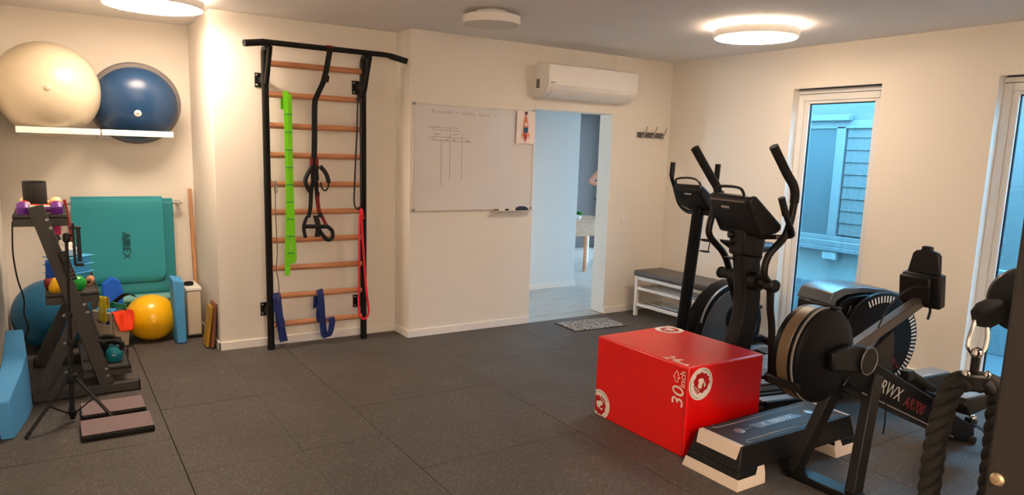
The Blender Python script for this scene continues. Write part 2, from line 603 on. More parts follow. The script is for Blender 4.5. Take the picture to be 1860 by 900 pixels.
# windows: white plastic frames set back in the reveals
for i, (wy0, wy1) in enumerate((W1, W2)):
    x0, x1 = .085, .16
    win = structure('window_%d' % (i + 1), G().box(x0, x1, wy1 - .055, wy1, WZ0, WZ1 - .046).box(x0, x1, wy0, wy0 + .055, WZ0, WZ1 - .046)
                    .box(x0, x1, wy0 + .055, wy1 - .055, WZ1 - .10, WZ1 - .046).box(x0, x1, wy0 + .055, wy1 - .055, WZ0, WZ0 + .055), m_pvc, bev=.004)
    ob('trickle_vent', G().box(x0 - .006, x1, wy0, wy1, WZ1 - .042, WZ1 - .006), m_pvc, win, bev=.003)
    ob('shadow_gap', G().box(x0 + .01, x1, wy0, wy1, WZ1 - .046, WZ1 - .040).box(x0 - .05, x1, wy0, wy1 - .03, WZ1 - .006, WZ1), m_gasket, win)
    a0, a1, b0, b1 = wy0 + .055, wy1 - .055, WZ0 + .055, WZ1 - .10
    s = .045
    ob('sash', G().box(x0 + .012, x1 - .01, a0, a0 + s, b0, b1).box(x0 + .012, x1 - .01, a1 - s, a1, b0, b1)
       .box(x0 + .012, x1 - .01, a0 + s, a1 - s, b1 - s + .02, b1).box(x0 + .012, x1 - .01, a0 + s, a1 - s, b0, b0 + s), m_pvc, win, bev=.004)
    t = .007
    ob('gasket', G().box(x0 + .03, x0 + .05, a0 + s, a0 + s + t, b0 + s, b1 - s + .02).box(x0 + .03, x0 + .05, a1 - s - t, a1 - s, b0 + s, b1 - s + .02)
       .box(x0 + .03, x0 + .05, a0 + s, a1 - s, b1 - s + .02 - t, b1 - s + .02).box(x0 + .03, x0 + .05, a0 + s, a1 - s, b0 + s, b0 + s + t), m_gasket, win)
    ob('pane', G().box(x0 + .036, x0 + .042, a0 + s + .002, a1 - s - .002, b0 + s + .002, b1 - s + .018), m_glass, win)

# hall behind the doorway
hf = structure('floor_hall', G().box(XW + .1, 2.9, .2, 4.5, -.2, -.02).box(D0, D1, .0, .2, -.2, -.004), m_planks)
k = 0
y = .2
while y < 3.2:
    xo = -2.9 + (k % 3) * .43
    for j in range(5):
        a0, a1 = max(xo + j * 1.3 - .6, -2.88), min(xo + j * 1.3 + .7, 2.78)
        if a1 > a0:
            ob('plank', G().box(a0 + .001, a1 - .001, y + .001, min(y + .198, 4.5), -.02, -.002), m_planks, hf)
    y += .2
    k += 1
structure('wall_hall', G().box(XW + .1, -.09, 1.395, 1.50, -.02, 2.6).box(-.19, -.09, 1.50, 4.4, -.02, 2.6), m_hall, bev=.003)
structure('baseboard_hall', G().box(XW + .1, -.078, 1.383, 1.395, -.003, .062).box(-.09, -.078, 1.395, 4.4, -.003, .062), m_trim, bev=.002)
HX = 2.9
structure('wall_hall_far', G().box(-.19, HX, 4.4, 4.5, -.02, 2.6), m_darkpaint)
structure('wall_hall_right', G().box(HX - .1, HX, 2.0, 2.3, -.02, 2.6).box(HX - .1, HX, 4.2, 4.4, -.02, 2.6).box(HX - .1, HX, .3, 2.0, 2.4, 2.6).box(HX - .1, HX, 2.3, 4.2, 2.4, 2.6), m_darkpaint)
structure('wall_hall_front', G().box(WT, HX, .2, .3, -.02, 2.6), m_hall)
structure('ceiling_hall', G().box(XW, HX, .2, 4.5, 2.6, 2.72), m_ceil)
for n_, (wa, wc) in ((3, (.3, 2.0)), (4, (2.3, 4.2))):
    wx, wm = HX - .08, (wa + wc) / 2
    win = structure('window_%d' % n_, G().box(wx, wx + .06, wa, wa + .06, 0, 2.4).box(wx, wx + .06, wc - .06, wc, 0, 2.4).box(wx, wx + .06, wa + .06, wc - .06, 2.34, 2.4)
                    .box(wx, wx + .06, wa + .06, wc - .06, 0, .06).box(wx, wx + .06, wm - .03, wm + .03, .06, 2.34), m_pvc)
    ob('pane', G().box(wx + .025, wx + .031, wa + .06, wm - .03, .06, 2.34), m_dimglass, win)
    ob('pane', G().box(wx + .025, wx + .031, wm + .03, wc - .06, .06, 2.34), m_dimglass, win)

# outside: paved light well and the white neighbouring house across it
structure('ground', G().box(WT, 9, -9, 9, -.25, -.03), M('paving', (.30, .31, .32), .8, var=.1, scale=6))
m_nglass = M('neighbour_glass', (0.27, 0.30, 0.31), 0.4)  # plain grey stands in for the sky reflected in the pane
m_nframe = M('neighbour_frame', (0.42, 0.42, 0.42), 0.5)
nb = thing('neighbour_house', 'white rendered house with a wide window and horizontal boards, across from the windows', 'house', (1.5, -1.5, -.03))
ob('wall', G().box(1.5, 1.8, -7, .15, .735, 2.42), m_render, nb)
ob('lower_wall', G().box(1.5, 1.8, -7, .15, .33, .735), m_render_low, nb)
ob('plinth', G().box(1.47, 1.8, -7, .15, -.03, .33), m_plinth, nb, bev=.006)
ob('ledge', G().box(1.40, 1.5, -7, .15, .69, .735), m_plinth, nb, bev=.004)
ob('sill', G().box(1.42, 1.5, -1.75, .1, .735, .80), m_nframe, nb, bev=.006)
ob('window_frame', G().box(1.46, 1.5, -1.75, .1, .80, .85).box(1.46, 1.5, -1.08, -.98, .85, 2.0).box(1.46, 1.5, -1.75, .1, 1.98, 2.06), m_nframe, nb, bev=.004)
ob('pane', G().box(1.48, 1.495, -.98, .1, .85, 1.98), m_nglass, nb)
ob('shutter_box', G().box(1.40, 1.5, -1.14, .1, 2.06, 2.12), m_plinth, nb, bev=.004)
ob('vent_box', G().box(1.41, 1.5, -1.14, -.98, .60, .685), m_render_low, nb, bev=.006)
bd = None
for i in range(10):
    z = .87 + .127 * i
    bd = ob('board', G().prism([(1.5, z), (1.474, z), (1.484, z + .124), (1.5, z + .122)], 'y', -2.15, -1.10), m_render, nb)

# ------------------------------------------------------------------ ceiling lights
m_lit = M('lit_diffuser', (0.95, 0.93, 0.9), 0.5, emit=LAMP_COL, es=LAMP_E)
m_halo = M('lit_halo', (0.95, 0.93, 0.9), 0.5, emit=LAMP_COL, es=HALO_E)
m_halo_low = M('lit_halo_low', (0.95, 0.93, 0.9), 0.5, emit=LAMP_COL, es=HALO_E * .8)
m_unlit = M('unlit_diffuser', (0.86, 0.84, 0.82), 0.45)


m_lit_soft = M('lit_diffuser_soft', (0.95, 0.93, 0.9), 0.5, emit=LAMP_COL, es=LAMP_E * .62)


def ceiling_light(x, y, r, lit, label, dif=m_lit):
    t = thing('ceiling_light', label, 'lamp', (x, y, H), group='round ceiling lights')
    ob('base_plate', G().lathe([(r * .55, -.028), (r * .55, 0)], (x, y, H), seg=40), m_white, t)
    ob('housing', G().lathe([(r * .93, -.088), (r, -.088), (r * 1.0, -.036), (r * .985, -.032), (r * .5, -.032)], (x, y, H), seg=56), m_white, t)
    ob('diffuser', G().lathe([(r * .965, -.086), (r * .95, -.0905), (0, -.0925)], (x, y, H), seg=56), dif if lit else m_unlit, t)
    if lit:
        ob('halo_ring', G().lathe([(r * .93, -.0315), (r * .93, -.0285), (r * .6, -.0285), (r * .6, -.0315)], (x, y, H), seg=48), m_halo if dif is m_lit_soft else m_halo_low, t)


ceiling_light(-1.096, -1.915, .305, True, 'lit round ceiling light near the right window wall', m_lit_soft)
ceiling_light(-2.84, -1.03, .205, False, 'smaller unlit round ceiling light above the whiteboard')
ceiling_light(-4.878, -.02, .315, True, 'lit round ceiling light over the alcove with the ball shelves')
# the room goes on behind the camera with another ceiling lamp; unseen uplight added to brighten the ceiling
for (lx, ly, lz, e, rx) in ((-4.3, -6.4, 2.5, 26, 0), (-4.6, -7.4, 1.75, 66, PI)):
    ld = bpy.data.lights.new('unseen_light', 'AREA')
    ld.shape = 'DISK'
    ld.size = .5
    ld.energy = e
    ld.color = LAMP_COL
    lo = bpy.data.objects.new('unseen_light', ld)
    COL.objects.link(lo)
    lo.location = (lx, ly, lz)
    lo.rotation_euler = (rx, 0, 0)

# ------------------------------------------------------------------ wall bars
PX0, PX1, PY = -4.118, -3.339, .15
RZ = [2.234, 2.005, 1.772, 1.547, 1.322, 1.103, .881, .657, .43, .201]
wb = thing('stall_bars', 'tall ladder of wooden rungs with black posts and a pull-up bar', 'stall bars', ((PX0 + PX1) / 2, PY, 0))
for px in (PX0, PX1):
    ob('post', G().tube([(px, PY, 0), (px, PY, 2.30), (px, PY - .02, 2.335), (px, PY - .06, 2.348), (px, .04, 2.348)], .027, 16), m_blackmetal, wb)
    ob('post_cap', G().cyl((px, PY, 0), (px, PY, .04), .030, seg=16), m_black, wb)
    ob('strut', G().tube([(px + .005, PY - .02, 2.08), (px + .012, .05, 2.30), (px + .012, .028, 2.345)], .019, 12), m_blackmetal, wb)
    for z in (2.115, .308):
        b = ob('wall_bracket', G().box(px - .045, px + .045, YB - .009, YB - .001, z - .055, z + .055).box(px - .02, px + .02, PY + .02, YB - .005, z - .02, z + .02), m_blackmetal, wb, bev=.002)
        for (dx, dz) in ((-.03, .037), (.03, .037), (-.03, -.037), (.03, -.037)):
            ob('bolt', G().lathe([(.009, -.0), (.009, .004), (.005, .008), (0, .009)], (px + dx, YB - .008, z + dz), (0, -1, 0), 10), m_steel, b)
rung = ob('rung', G().cyl((PX0 + .02, PY, 0), (PX1 - .02, PY, 0), .0235, seg=16), m_beech, wb)
rung.location.z = RZ[0]
copies(rung, [(0, 0, z) for z in RZ[1:]])
BZ = 2.37
ob('pull_up_bar', G().tube(sm([(-4.295, -.02, BZ - .028), (-4.14, .02, BZ), (-4.05, .02, BZ), (-3.33, .02, BZ), (-3.22, .02, BZ), (-3.165, .012, BZ - .006), (-3.04, -.03, BZ - .038)], 5), .021, 14), m_blackmetal, wb)
ob('grip', G().cyl((-4.302, -.022, BZ - .029), (-4.15, .019, BZ - .002), .0245, seg=16), m_grip, wb)
ob('grip', G().cyl((-3.03, -.033, BZ - .041), (-3.165, .012, BZ - .006), .0245, seg=16), m_grip, wb)

# things hung on the bars
t = thing('exercise_band', 'lime green loop strap hanging from the second wooden rung', 'strap', (-3.965, .12, 2.03), group='straps and bands on the wall bars')
g = G()
X = -3.965
g.strip(sm([(X - .012, .178, 1.90), (X - .01, .174, 1.99), (X - .008, .15, 2.029), (X - .006, .123, 2.0), (X - .004, .116, 1.7), (X - .005, .112, 1.2), (X - .018, .114, .8), (X - .022, .118, .60)], 8), (.042, 0, 0), .004)
ob('front_strap', g, m_lime, t)
g = G()
g.strip(sm([(X + .014, .124, 1.99), (X + .014, .106, 1.96), (X + .014, .104, 1.4), (X + .022, .102, .95), (X + .03, .104, .74), (X + .006, .110, .70), (X - .006, .106, .80)], 8), (.040, .004, 0), .004)
ob('back_strap', g, m_lime, t)
for k in range(9):
    z = 1.86 - k * .135
    ob('stitching', G().box(X - .024, X + .034, .098, .101, z - .003, z + .003), m_greenlatex, t)

t = thing('suspension_trainer', 'black suspension trainer with red tags looped over the pull-up bar', 'straps', (-3.66, .02, 2.39), group='straps and bands on the wall bars')
ob('anchor_wrap', G().lathe([(.026, -.022), (.026, .022)], (-3.66, .02, BZ), (1, 0, 0), 18), m_redtag, t)
ob('main_strap', G().strip(sm([(-3.66, -.006, 2.375), (-3.675, -.008, 2.31), (-3.70, .03, 2.14), (-3.735, .095, 2.02), (-3.752, .108, 1.95), (-3.758, .106, 1.7), (-3.765, .106, 1.46)], 7), (.044, 0, 0), .006), m_web, t)
ob('buckle', G().obox((-3.695, .02, 2.145), (.06, .014, .05), Matrix.Rotation(.2, 3, 'Y')), m_blackmetal, t, bev=.004)
for s in (-1, 1):
    ob('red_tag', G().strip([(-3.764 + s * .022, .100, 1.53), (-3.766 + s * .026, .098, 1.44)], (.022, 0, 0), .004), m_redtag, t)
    ob('handle_strap', G().strip(sm([(-3.765 + s * .018, .098, 1.47), (-3.765 + s * .012, .092, 1.36), (-3.77 + s * .022, .10, 1.27), (-3.768 + s * .032, .102, 1.14), (-3.768 + s * .05, .098, 1.06)], 6), (.032, 0, 0), .006), m_web, t)
ob('strap_body', G().box(-3.795, -3.738, .082, .104, 1.335, 1.455), m_web, t, bev=.006)
ob('carabiner', G().tube([(-3.785, .085, 1.45), (-3.745, .085, 1.45), (-3.74, .085, 1.36), (-3.765, .085, 1.34), (-3.79, .085, 1.36)], .008, 8, closed=True), m_blackmetal, t)
ob('foot_cradle', G().tube(sm([(-3.787, .09, 1.464), (-3.826, .085, 1.40), (-3.842, .085, 1.347), (-3.82, .09, 1.29), (-3.795, .095, 1.26)], 5), .017, 10), m_web, t)
ob('foot_cradle', G().tube(sm([(-3.721, .09, 1.469), (-3.677, .085, 1.413), (-3.655, .085, 1.342), (-3.659, .09, 1.301), (-3.677, .09, 1.276), (-3.705, .09, 1.29), (-3.716, .09, 1.342)], 5), [.018] * 11 + [.006] * 20, 10), m_web, t)
ob('handle_strap', G().strip(sm([(-3.738, .10, 1.26), (-3.738, .10, 1.139), (-3.694, .098, 1.037), (-3.672, .095, .99)], 6), (.028, 0, .006), .004), m_redtag, t)
ob('handle', G().cyl((-3.85, .09, .992), (-3.677, .088, .986), .017, seg=12), m_grip, t)
ob('handle', G().tube(sm([(-3.677, .082, .992), (-3.632, .08, .95), (-3.632, .08, .895), (-3.667, .08, .878), (-3.71, .082, .92), (-3.75, .084, .985)], 5), .016, 10), m_grip, t)
ob('handle_strap', G().strip(sm([(-3.826, .09, 1.078), (-3.853, .088, 1.017), (-3.859, .086, .966), (-3.846, .09, .90)], 5), (.028, 0, 0), .006), m_web, t)
ob('handle_strap', G().strip(sm([(-3.765, .085, 1.078), (-3.744, .08, .986), (-3.752, .085, .905)], 5), (.044, 0, 0), .006), m_web, t)

t = thing('resistance_band', 'thin black rubber loop hanging beside the right post', 'band', (-3.40, .12, 2.03), group='straps and bands on the wall bars')
ob('loop', G().tube(sm([(-3.395, .118, 2.02), (-3.408, .108, 1.74), (-3.419, .106, 1.556), (-3.43, .106, 1.33), (-3.434, .106, 1.17), (-3.408, .108, 1.123), (-3.382, .108, 1.135), (-3.374, .106, 1.19), (-3.376, .104, 1.40), (-3.378, .106, 1.75), (-3.375, .118, 2.02), (-3.385, .15, 2.04)], 6, True), .0075, 8, closed=True), m_blackband, t)
ob('knot', G().tube(sm([(-3.40, .122, 2.0), (-3.385, .112, 2.032), (-3.37, .13, 2.045)], 4), .014, 8), m_blackband, t)
t = thing('resistance_band', 'thin red rubber loop knotted on a rung by the right post', 'band', (-3.374, .12, 1.11), group='straps and bands on the wall bars')
ob('loop', G().tube(sm([(-3.378, .105, 1.07), (-3.392, .098, 1.0), (-3.397, .096, .578), (-3.40, .098, .268), (-3.362, .098, .185), (-3.315, .096, .244), (-3.342, .092, .497), (-3.368, .094, .904), (-3.372, .104, 1.06)], 7, True), .009, 8, closed=True), m_redband, t)
ob('knot', G().tube(sm([(-3.388, .105, 1.05), (-3.37, .098, 1.10), (-3.385, .13, 1.127), (-3.365, .12, 1.09), (-3.362, .1, 1.04)], 5), .013, 8), m_redband, t)
t = thing('exercise_band', 'navy blue band draped over the lowest rungs beside the left post', 'band', (-4.07, .12, .44), group='straps and bands on the wall bars')
ob('strip', G().strip(sm([(-4.06, .19, .30), (-4.065, .182, .42), (-4.072, .15, .457), (-4.072, .12, .43), (-4.065, .112, .33), (-4.055, .108, .22), (-4.028, .105, .065)], 6), (.062, 0, .006), .004), m_navy, t)
ob('fold', G().strip(sm([(-4.078, .112, .42), (-4.082, .098, .33), (-4.05, .094, .25), (-4.045, .09, .14), (-4.05, .092, .09)], 6), (.05, .012, 0), .004), m_navy, t)
t = thing('exercise_band', 'navy blue band tied in a bow over the middle of the two lowest rungs', 'band', (-3.72, .12, .44), group='straps and bands on the wall bars')
ob('strip', G().strip(sm([(-3.735, .19, .30), (-3.73, .182, .42), (-3.725, .15, .457), (-3.722, .12, .43), (-3.716, .112, .33), (-3.712, .108, .22), (-3.70, .10, .09), (-3.675, .095, .062), (-3.65, .09, .11), (-3.635, .092, .19), (-3.648, .094, .225), (-3.68, .10, .21)], 6), (.056, .012, .01), .004), m_navy, t)
ob('fold', G().strip(sm([(-3.745, .112, .34), (-3.755, .10, .27), (-3.742, .10, .21), (-3.72, .10, .24)], 5), (.03, .03, .02), .004), m_navy, t)
t = thing('cord', 'thin grey cord with a clip running down inside the left post', 'cord', (-4.06, .12, 1.34), group='straps and bands on the wall bars')
ob('line', G().tube(sm([(-4.066, .118, 1.33), (-4.07, .114, 1.1), (-4.064, .112, .8), (-4.075, .112, .66), (-4.06, .112, .56), (-4.058, .112, .46), (-4.066, .112, .40)], 8), .004, 6), m_bosurim, t)
ob('clip', G().tube(sm([(-4.07, .118, 1.35), (-4.058, .112, 1.32), (-4.056, .112, 1.27), (-4.068, .112, 1.255), (-4.076, .114, 1.29)], 4, True), .004, 6, closed=True), m_chrome, t)

# ------------------------------------------------------------------ whiteboard and what is on it
bx0, bx1, bz0, bz1 = -2.966, -1.744, 1.104, 2.012
t = thing('whiteboard', 'white magnetic board with thin metal frame and faint handwriting', 'whiteboard', ((bx0 + bx1) / 2, 0, bz0))
ob('panel', G().box(bx0 + .008, bx1 - .008, -.014, 0, bz0 + .008, bz1 - .008), m_board, t)
ob('frame', G().box(bx0, bx1, -.020, 0, bz1 - .013, bz1).box(bx0, bx1, -.020, 0, bz0, bz0 + .013)
   .box(bx0, bx0 + .013, -.020, 0, bz0 + .013, bz1 - .013).box(bx1 - .013, bx1, -.020, 0, bz0 + .013, bz1 - .013), m_frame, t, bev=.002)
for (cx, cz) in ((bx0, bz0), (bx1, bz0), (bx0, bz1), (bx1, bz1)):
    ob('corner_cap', G().box(cx - .003 if cx == bx0 else cx - .022, cx + .022 if cx == bx0 else cx + .003, -.022, 0, cz - .003 if cz == bz0 else cz - .022, cz + .022 if cz == bz0 else cz + .003), m_silver, t, bev=.003)
ob('pen_tray', G().prism([(-.001, bz0 - .012), (-.075, bz0 - .012), (-.075, bz0 - .004), (-.07, bz0 - .008), (-.001, bz0 - .008)], 'x', -2.18, -1.752), m_frame, t)


def pen(g, pts, wd=.0035):
    """flat pen strokes on the board: (x,z) points"""
    for (a, b) in zip(pts, pts[1:]):
        A, B = Vector((a[0], -.0145, a[1])), Vector((b[0], -.0145, b[1]))
        if (B - A).length > 1e-5:
            g.beam(A, B, .0008, wd, (0, 1, 0))


text('handwritten_lettering', 'Bij wandel  +  stabien  Sjarsz   ?', m_ink, t, (-2.48, -.0143, 1.945), (1, 0, -.012), (0, 0, 1), .042, .0004, thin=-.0008, space=1.15)
for (xx0, xx1, zz) in ((-2.80, -2.52, 1.797), (-2.79, -2.44, 1.738), (-2.80, -2.62, 1.711), (-2.60, -2.40, 1.706)):
    g = G()
    pen(g, [(xx0, zz), (xx1, zz - .006)], .003)
    ob('pen_line', g, m_ink, t)
for (xx, zz) in ((-2.70, 1.72), (-2.618, 1.775), (-2.50, 1.77)):
    g = G()
    pen(g, [(xx, zz), (xx + .002, zz - .40)], .0028)
    ob('pen_line', g, m_ink, t)
random.seed(3)
for (xx0, xx1, zz) in ((-2.815, -2.70, 1.815), (-2.67, -2.60, 1.813), (-2.59, -2.54, 1.812), (-2.78, -2.71, 1.757), (-2.59, -2.52, 1.757), (-2.82, -2.77, 1.722), (-2.66, -2.63, 1.715), (-2.59, -2.55, 1.715), (-2.46, -2.42, 1.71)):
    pts, x = [], xx0
    while x < xx1:
        pts.append((x, zz + random.uniform(-.008, .010)))
        x += .007
    g = G()
    pen(g, pts, .003)
    ob('pen_scribble', g, m_ink, t)

t = thing('poster', 'small poster of a rocket at the top right corner of the whiteboard', 'poster', (-1.843, -.024, 1.706))
ob('sheet', G().hexa([(-1.948, -.027, 1.707), (-1.741, -.025, 1.708), (-1.741, -.0285, 1.708), (-1.948, -.0285, 1.707), (-1.948, -.040, 2.004), (-1.741, -.028, 2.0), (-1.741, -.026, 2.0), (-1.948, -.038, 2.004)]), m_paper, t)


def flat(name, pts, mat, y=-.0425):
    ob(name, G().prism([(px, pz) for px, pz in pts], 'y', y - .0006, y), mat, t)


PXc = -1.852
m_pdark, m_pblue, m_pred, m_porange = M('poster_plum', (.38, .18, .22), .6), M('poster_blue', (.08, .36, .52), .6), M('poster_red', (.78, .16, .12), .6), M('poster_coral', (.92, .52, .38), .6)
flat('nose_cone', [(PXc - .018, 1.995), (PXc + .018, 1.995), (PXc + .014, 1.98), (PXc, 1.955), (PXc - .014, 1.98)], m_pdark)
flat('hull', [(PXc, 1.962), (PXc + .016, 1.93), (PXc + .024, 1.88), (PXc + .024, 1.82), (PXc + .012, 1.76), (PXc - .012, 1.76), (PXc - .024, 1.82), (PXc - .024, 1.88), (PXc - .016, 1.93)], m_porange, -.0415)
flat('blue_band', [(PXc - .025, 1.855), (PXc + .025, 1.855), (PXc + .024, 1.815), (PXc, 1.80), (PXc - .024, 1.815)], m_pblue)
flat('porthole', arc(PXc, 1.882, .015, 0, 360, 14)[:-1], m_printwhite)
flat('flame', [(PXc - .016, 1.79), (PXc + .016, 1.79), (PXc + .014, 1.76), (PXc, 1.725), (PXc - .014, 1.76)], m_pred)
flat('fin', [(PXc - .024, 1.82), (PXc - .042, 1.79), (PXc - .044, 1.75), (PXc - .03, 1.78)], m_porange)
flat('fin', [(PXc + .024, 1.82), (PXc + .042, 1.79), (PXc + .044, 1.75), (PXc + .03, 1.78)], m_porange)
t = thing('board_eraser', 'dark blue domed eraser on the whiteboard pen tray', 'eraser', (-1.87, -.045, bz0 - .008))
ob('grip', G().prism([(-1.925, bz0 + .004)] + [(-1.87 - .055 * math.cos(a * PI / 8), bz0 + .004 + .028 * math.sin(a * PI / 8)) for a in range(1, 8)] + [(-1.815, bz0 + .004)], 'y', -.07, -.02), M('eraser_blue', (.12, .20, .36), .5), t, bev=.003)
ob('felt', G().box(-1.925, -1.815, -.07, -.02, bz0 - .008, bz0 + .004), m_grip, t)
for k, (mx, mc) in enumerate(((-2.13, m_pdark), (-2.02, m_black))):
    t = thing('marker', ('plum capped' if k == 0 else 'black capped') + ' marker pen lying on the whiteboard tray', 'marker', (mx, -.05, bz0 - .008), group='markers on the pen tray')
    ob('barrel', G().cyl((mx, -.05, bz0 + .001), (mx + .07, -.05, bz0 + .001), .008, seg=10), m_white, t)
    ob('cap', G().cyl((mx - .035, -.05, bz0 + .001), (mx, -.05, bz0 + .001), .009, seg=10), mc, t)

# ------------------------------------------------------------------ air conditioner, hooks, switch
ax0, ax1 = -1.758, -.695
t = thing('air_conditioner', 'white wall-mounted air conditioner above the doorway', 'air conditioner', (-1.23, 0, 2.13))
prof = [(0, 2.425), (-.19, 2.425), (-.222, 2.417), (-.23, 2.40), (-.232, 2.235), (-.225, 2.215), (-.195, 2.175), (-.13, 2.142), (-.06, 2.13), (0, 2.13)]
ob('body', G().prism(prof, 'x', ax0, ax1), m_white, t, bev=.006)
ob('front_panel', G().box(ax0 + .001, ax1 - .001, -.240, -.229, 2.232, 2.414), m_white, t, bev=.005)
ob('louver', G().prism([(-.222, 2.205), (-.196, 2.168), (-.125, 2.134), (-.122, 2.140), (-.192, 2.176), (-.217, 2.209)], 'x', ax0 + .06, ax1 - .09), m_white, t)
ob('louver_slot', G().prism([(-.224, 2.218), (-.218, 2.205), (-.215, 2.208), (-.221, 2.221)], 'x', ax0 + .03, ax1 - .06), m_bosurim, t)
ob('badge', G().box(ax0 + .022, ax0 + .075, -.2415, -.239, 2.250, 2.258), m_ink, t)
ob('side_grille', G().box(ax0 - .002, ax0 + .002, -.10, -.05, 2.21, 2.29), m_bosurim, t)

t = thing('coat_hooks', 'grey coat rail with three chrome double hooks near the corner', 'coat rail', (-.275, 0, 1.82))
ob('rail', G().box(-.455, -.095, -.016, 0, 1.818, 1.872), M('grey_rail', (.42, .40, .39), .4, .3), t, bev=.003)
for hx in (-.41, -.275, -.135):
    h = ob('hook', G().tube(sm([(hx, -.018, 1.835), (hx + .004, -.045, 1.84), (hx + .01, -.07, 1.865), (hx + .022, -.082, 1.93)], 5), .0075, 8), m_chrome, t)
    ob('lower_prong', G().tube(sm([(hx, -.018, 1.85), (hx, -.035, 1.825), (hx, -.052, 1.815), (hx, -.06, 1.835)], 4), .0065, 8), m_chrome, h)
t = thing('light_switch', 'white double light switch right of the doorway', 'switch', (-.57, 0, .987))
ob('plate', G().box(-.612, -.528, -.009, 0, .946, 1.029), m_white, t, bev=.003)
ob('rocker', G().box(-.598, -.572, -.014, -.008, .96, 1.015), m_white, t, bev=.002)
ob('rocker', G().box(-.568, -.542, -.014, -.008, .96, 1.015), m_white, t, bev=.002)

# ------------------------------------------------------------------ bench, door mat, window mat
t = thing('bench', 'white shoe-rack bench with grey padded seat against the right wall', 'bench', (-.34, -.68, 0))
sx0, sx1, sy0, sy1 = -.535, -.165, -1.185, -.185
ob('seat', G().box(sx0 - .012, sx1 + .012, sy0 - .02, sy1 + .02, .415, .474), m_bench, t, bev=.02, seg=4)
for lx in (sx0, sx1 - .035):
    for ly in (sy0, sy1 - .035):
        ob('leg', G().box(lx, lx + .035, ly, ly + .035, 0, .412), m_white, t, bev=.003)
for ly in (sy0, sy1 - .035):
    ob('end_rail', G().box(sx0 + .036, sx1 - .036, ly + .006, ly + .03, .37, .412).box(sx0 + .036, sx1 - .036, ly + .006, ly + .03, .10, .13).box(sx0 + .036, sx1 - .036, ly + .006, ly + .03, .27, .30), m_white, t, bev=.002)
for z in (.105, .275):
    for lx in (sx0 + .006, sx1 - .03):
        ob('long_rail', G().box(lx, lx + .024, sy0 + .036, sy1 - .036, z, z + .026), m_white, t, bev=.002)
    for k in range(4):
        xx = sx0 + .075 + k * .072
        ob('shelf_rod', G().cyl((xx, sy0 + .03, z + .014), (xx, sy1 - .03, z + .014), .007, seg=8), m_alu, t)
for lx in (sx0 + .006, sx1 - .03):
    ob('long_rail', G().box(lx, lx + .024, sy0 + .036, sy1 - .036, .38, .412), m_white, t, bev=.002)

t = thing('door_mat', 'flat grey speckled mat in front of the doorway', 'mat', (-1.215, -.335, 0), rz=math.radians(-4), local=True)
ob('pile', G().box(-.295, .295, -.165, .165, .003, .012), m_doormat, t, bev=.003)
ob('backing', G().box(-.303, .303, -.173, .173, -.001, .004), m_black, t)
m_mat2 = M_stripe('patterned_mat', (0.42, 0.40, 0.38), (0.30, 0.28, 0.27), 14, 0, 0.9, 0.2)
t = thing('window_mat', 'grey mat with a herringbone weave by the first window', 'mat', (-.48, -1.85, 0), rz=0, local=True)
ob('backing', G().box(-.42, .42, -.30, .30, -.001, .0012), m_bosurim, t)
g = G()
for i in range(14):
    for j in range(10):
        c = (-.38 + i * .0585, -.27 + j * .06, .0017)
        g.obox(c, (.078, .016, .0015), Matrix.Rotation(math.radians(45 if i % 2 else -45), 3, 'Z'))
ob('weave', g, m_doormat, t, kind='stuff')

# ------------------------------------------------------------------ alcove: ball shelves, mats
for k, (x0, x1, lab) in enumerate(((-5.715, -5.195, 'white U-shaped ball shelf under the large pearl white ball'), (-5.185, -4.70, 'white U-shaped ball shelf holding the dark blue half ball'))):
    t = thing('ball_shelf', lab, 'shelf', ((x0 + x1) / 2, YA, 1.655), group='white ball shelves')
    z0, z1 = (1.655, 1.70)
    ob('front_bar', G().box(x0, x1, .645, .672, z0, z1), m_white, t, bev=.003)
    ob('side_arm', G().box(x0, x0 + .022, .673, YA - .012, z0, z1), m_white, t, bev=.003)
    ob('side_arm', G().box(x1 - .022, x1, .673, YA - .012, z0, z1), m_white, t, bev=.003)
    ob('wall_plate', G().box(x0, x1, YA - .012, YA, z0 - .02, z1 + .02), m_white, t, bev=.003)
g = G()
pr = []
for i in range(25):
    a = -PI / 2 + PI * i / 24
    pr.append((max(.345 * math.cos(a), 0), .345 * math.sin(a)))
t = thing('gym_ball', 'large pearl white exercise ball on a wall shelf', 'ball', (-5.505, .885, 1.975))
ob('ball', G().ball((-5.505, .885, 1.975), .345, u=48, v=28), m_pearl, t)
ob('valve_plug', G().lathe([(.02, 0), (.02, .006), (.008, .01), (0, .01)], (-5.505, .885 - .344, 1.975), (0, -1, .05), 14), m_pearl, t)
bc, bd_ = Vector((-4.925, .95, 1.905)), Vector((-.03, -1, -.36)).normalized()
t = thing('balance_dome', 'dark blue half ball balance trainer with grey rim on a wall shelf', 'balance trainer', bc)
ob('base', G().lathe([(.30, -.06), (.325, -.05), (.332, -.02), (.325, .0), (.298, .008)], bc, bd_, 56), m_bosurim, t)
pr = [(.298, .0), (.302, .012)]
for i in range(1, 28):
    a = PI / 2 * i / 27
    r = .298 * math.cos(a)
    pr.append((r + .003 * (i % 2), .012 + .20 * math.sin(a)))
pr[-1] = (0, .212)
ob('dome', G().lathe(pr, bc, bd_, 56), m_bosu, t)
ob('centre_button', G().lathe([(.026, .208), (.026, .2145), (.022, .217), (0, .217)], bc, bd_, 24), m_printwhite, t)
ob('button_mark', G().lathe([(.012, .217), (.012, .2178), (0, .2178)], bc, bd_, 20), m_greyprint, t)

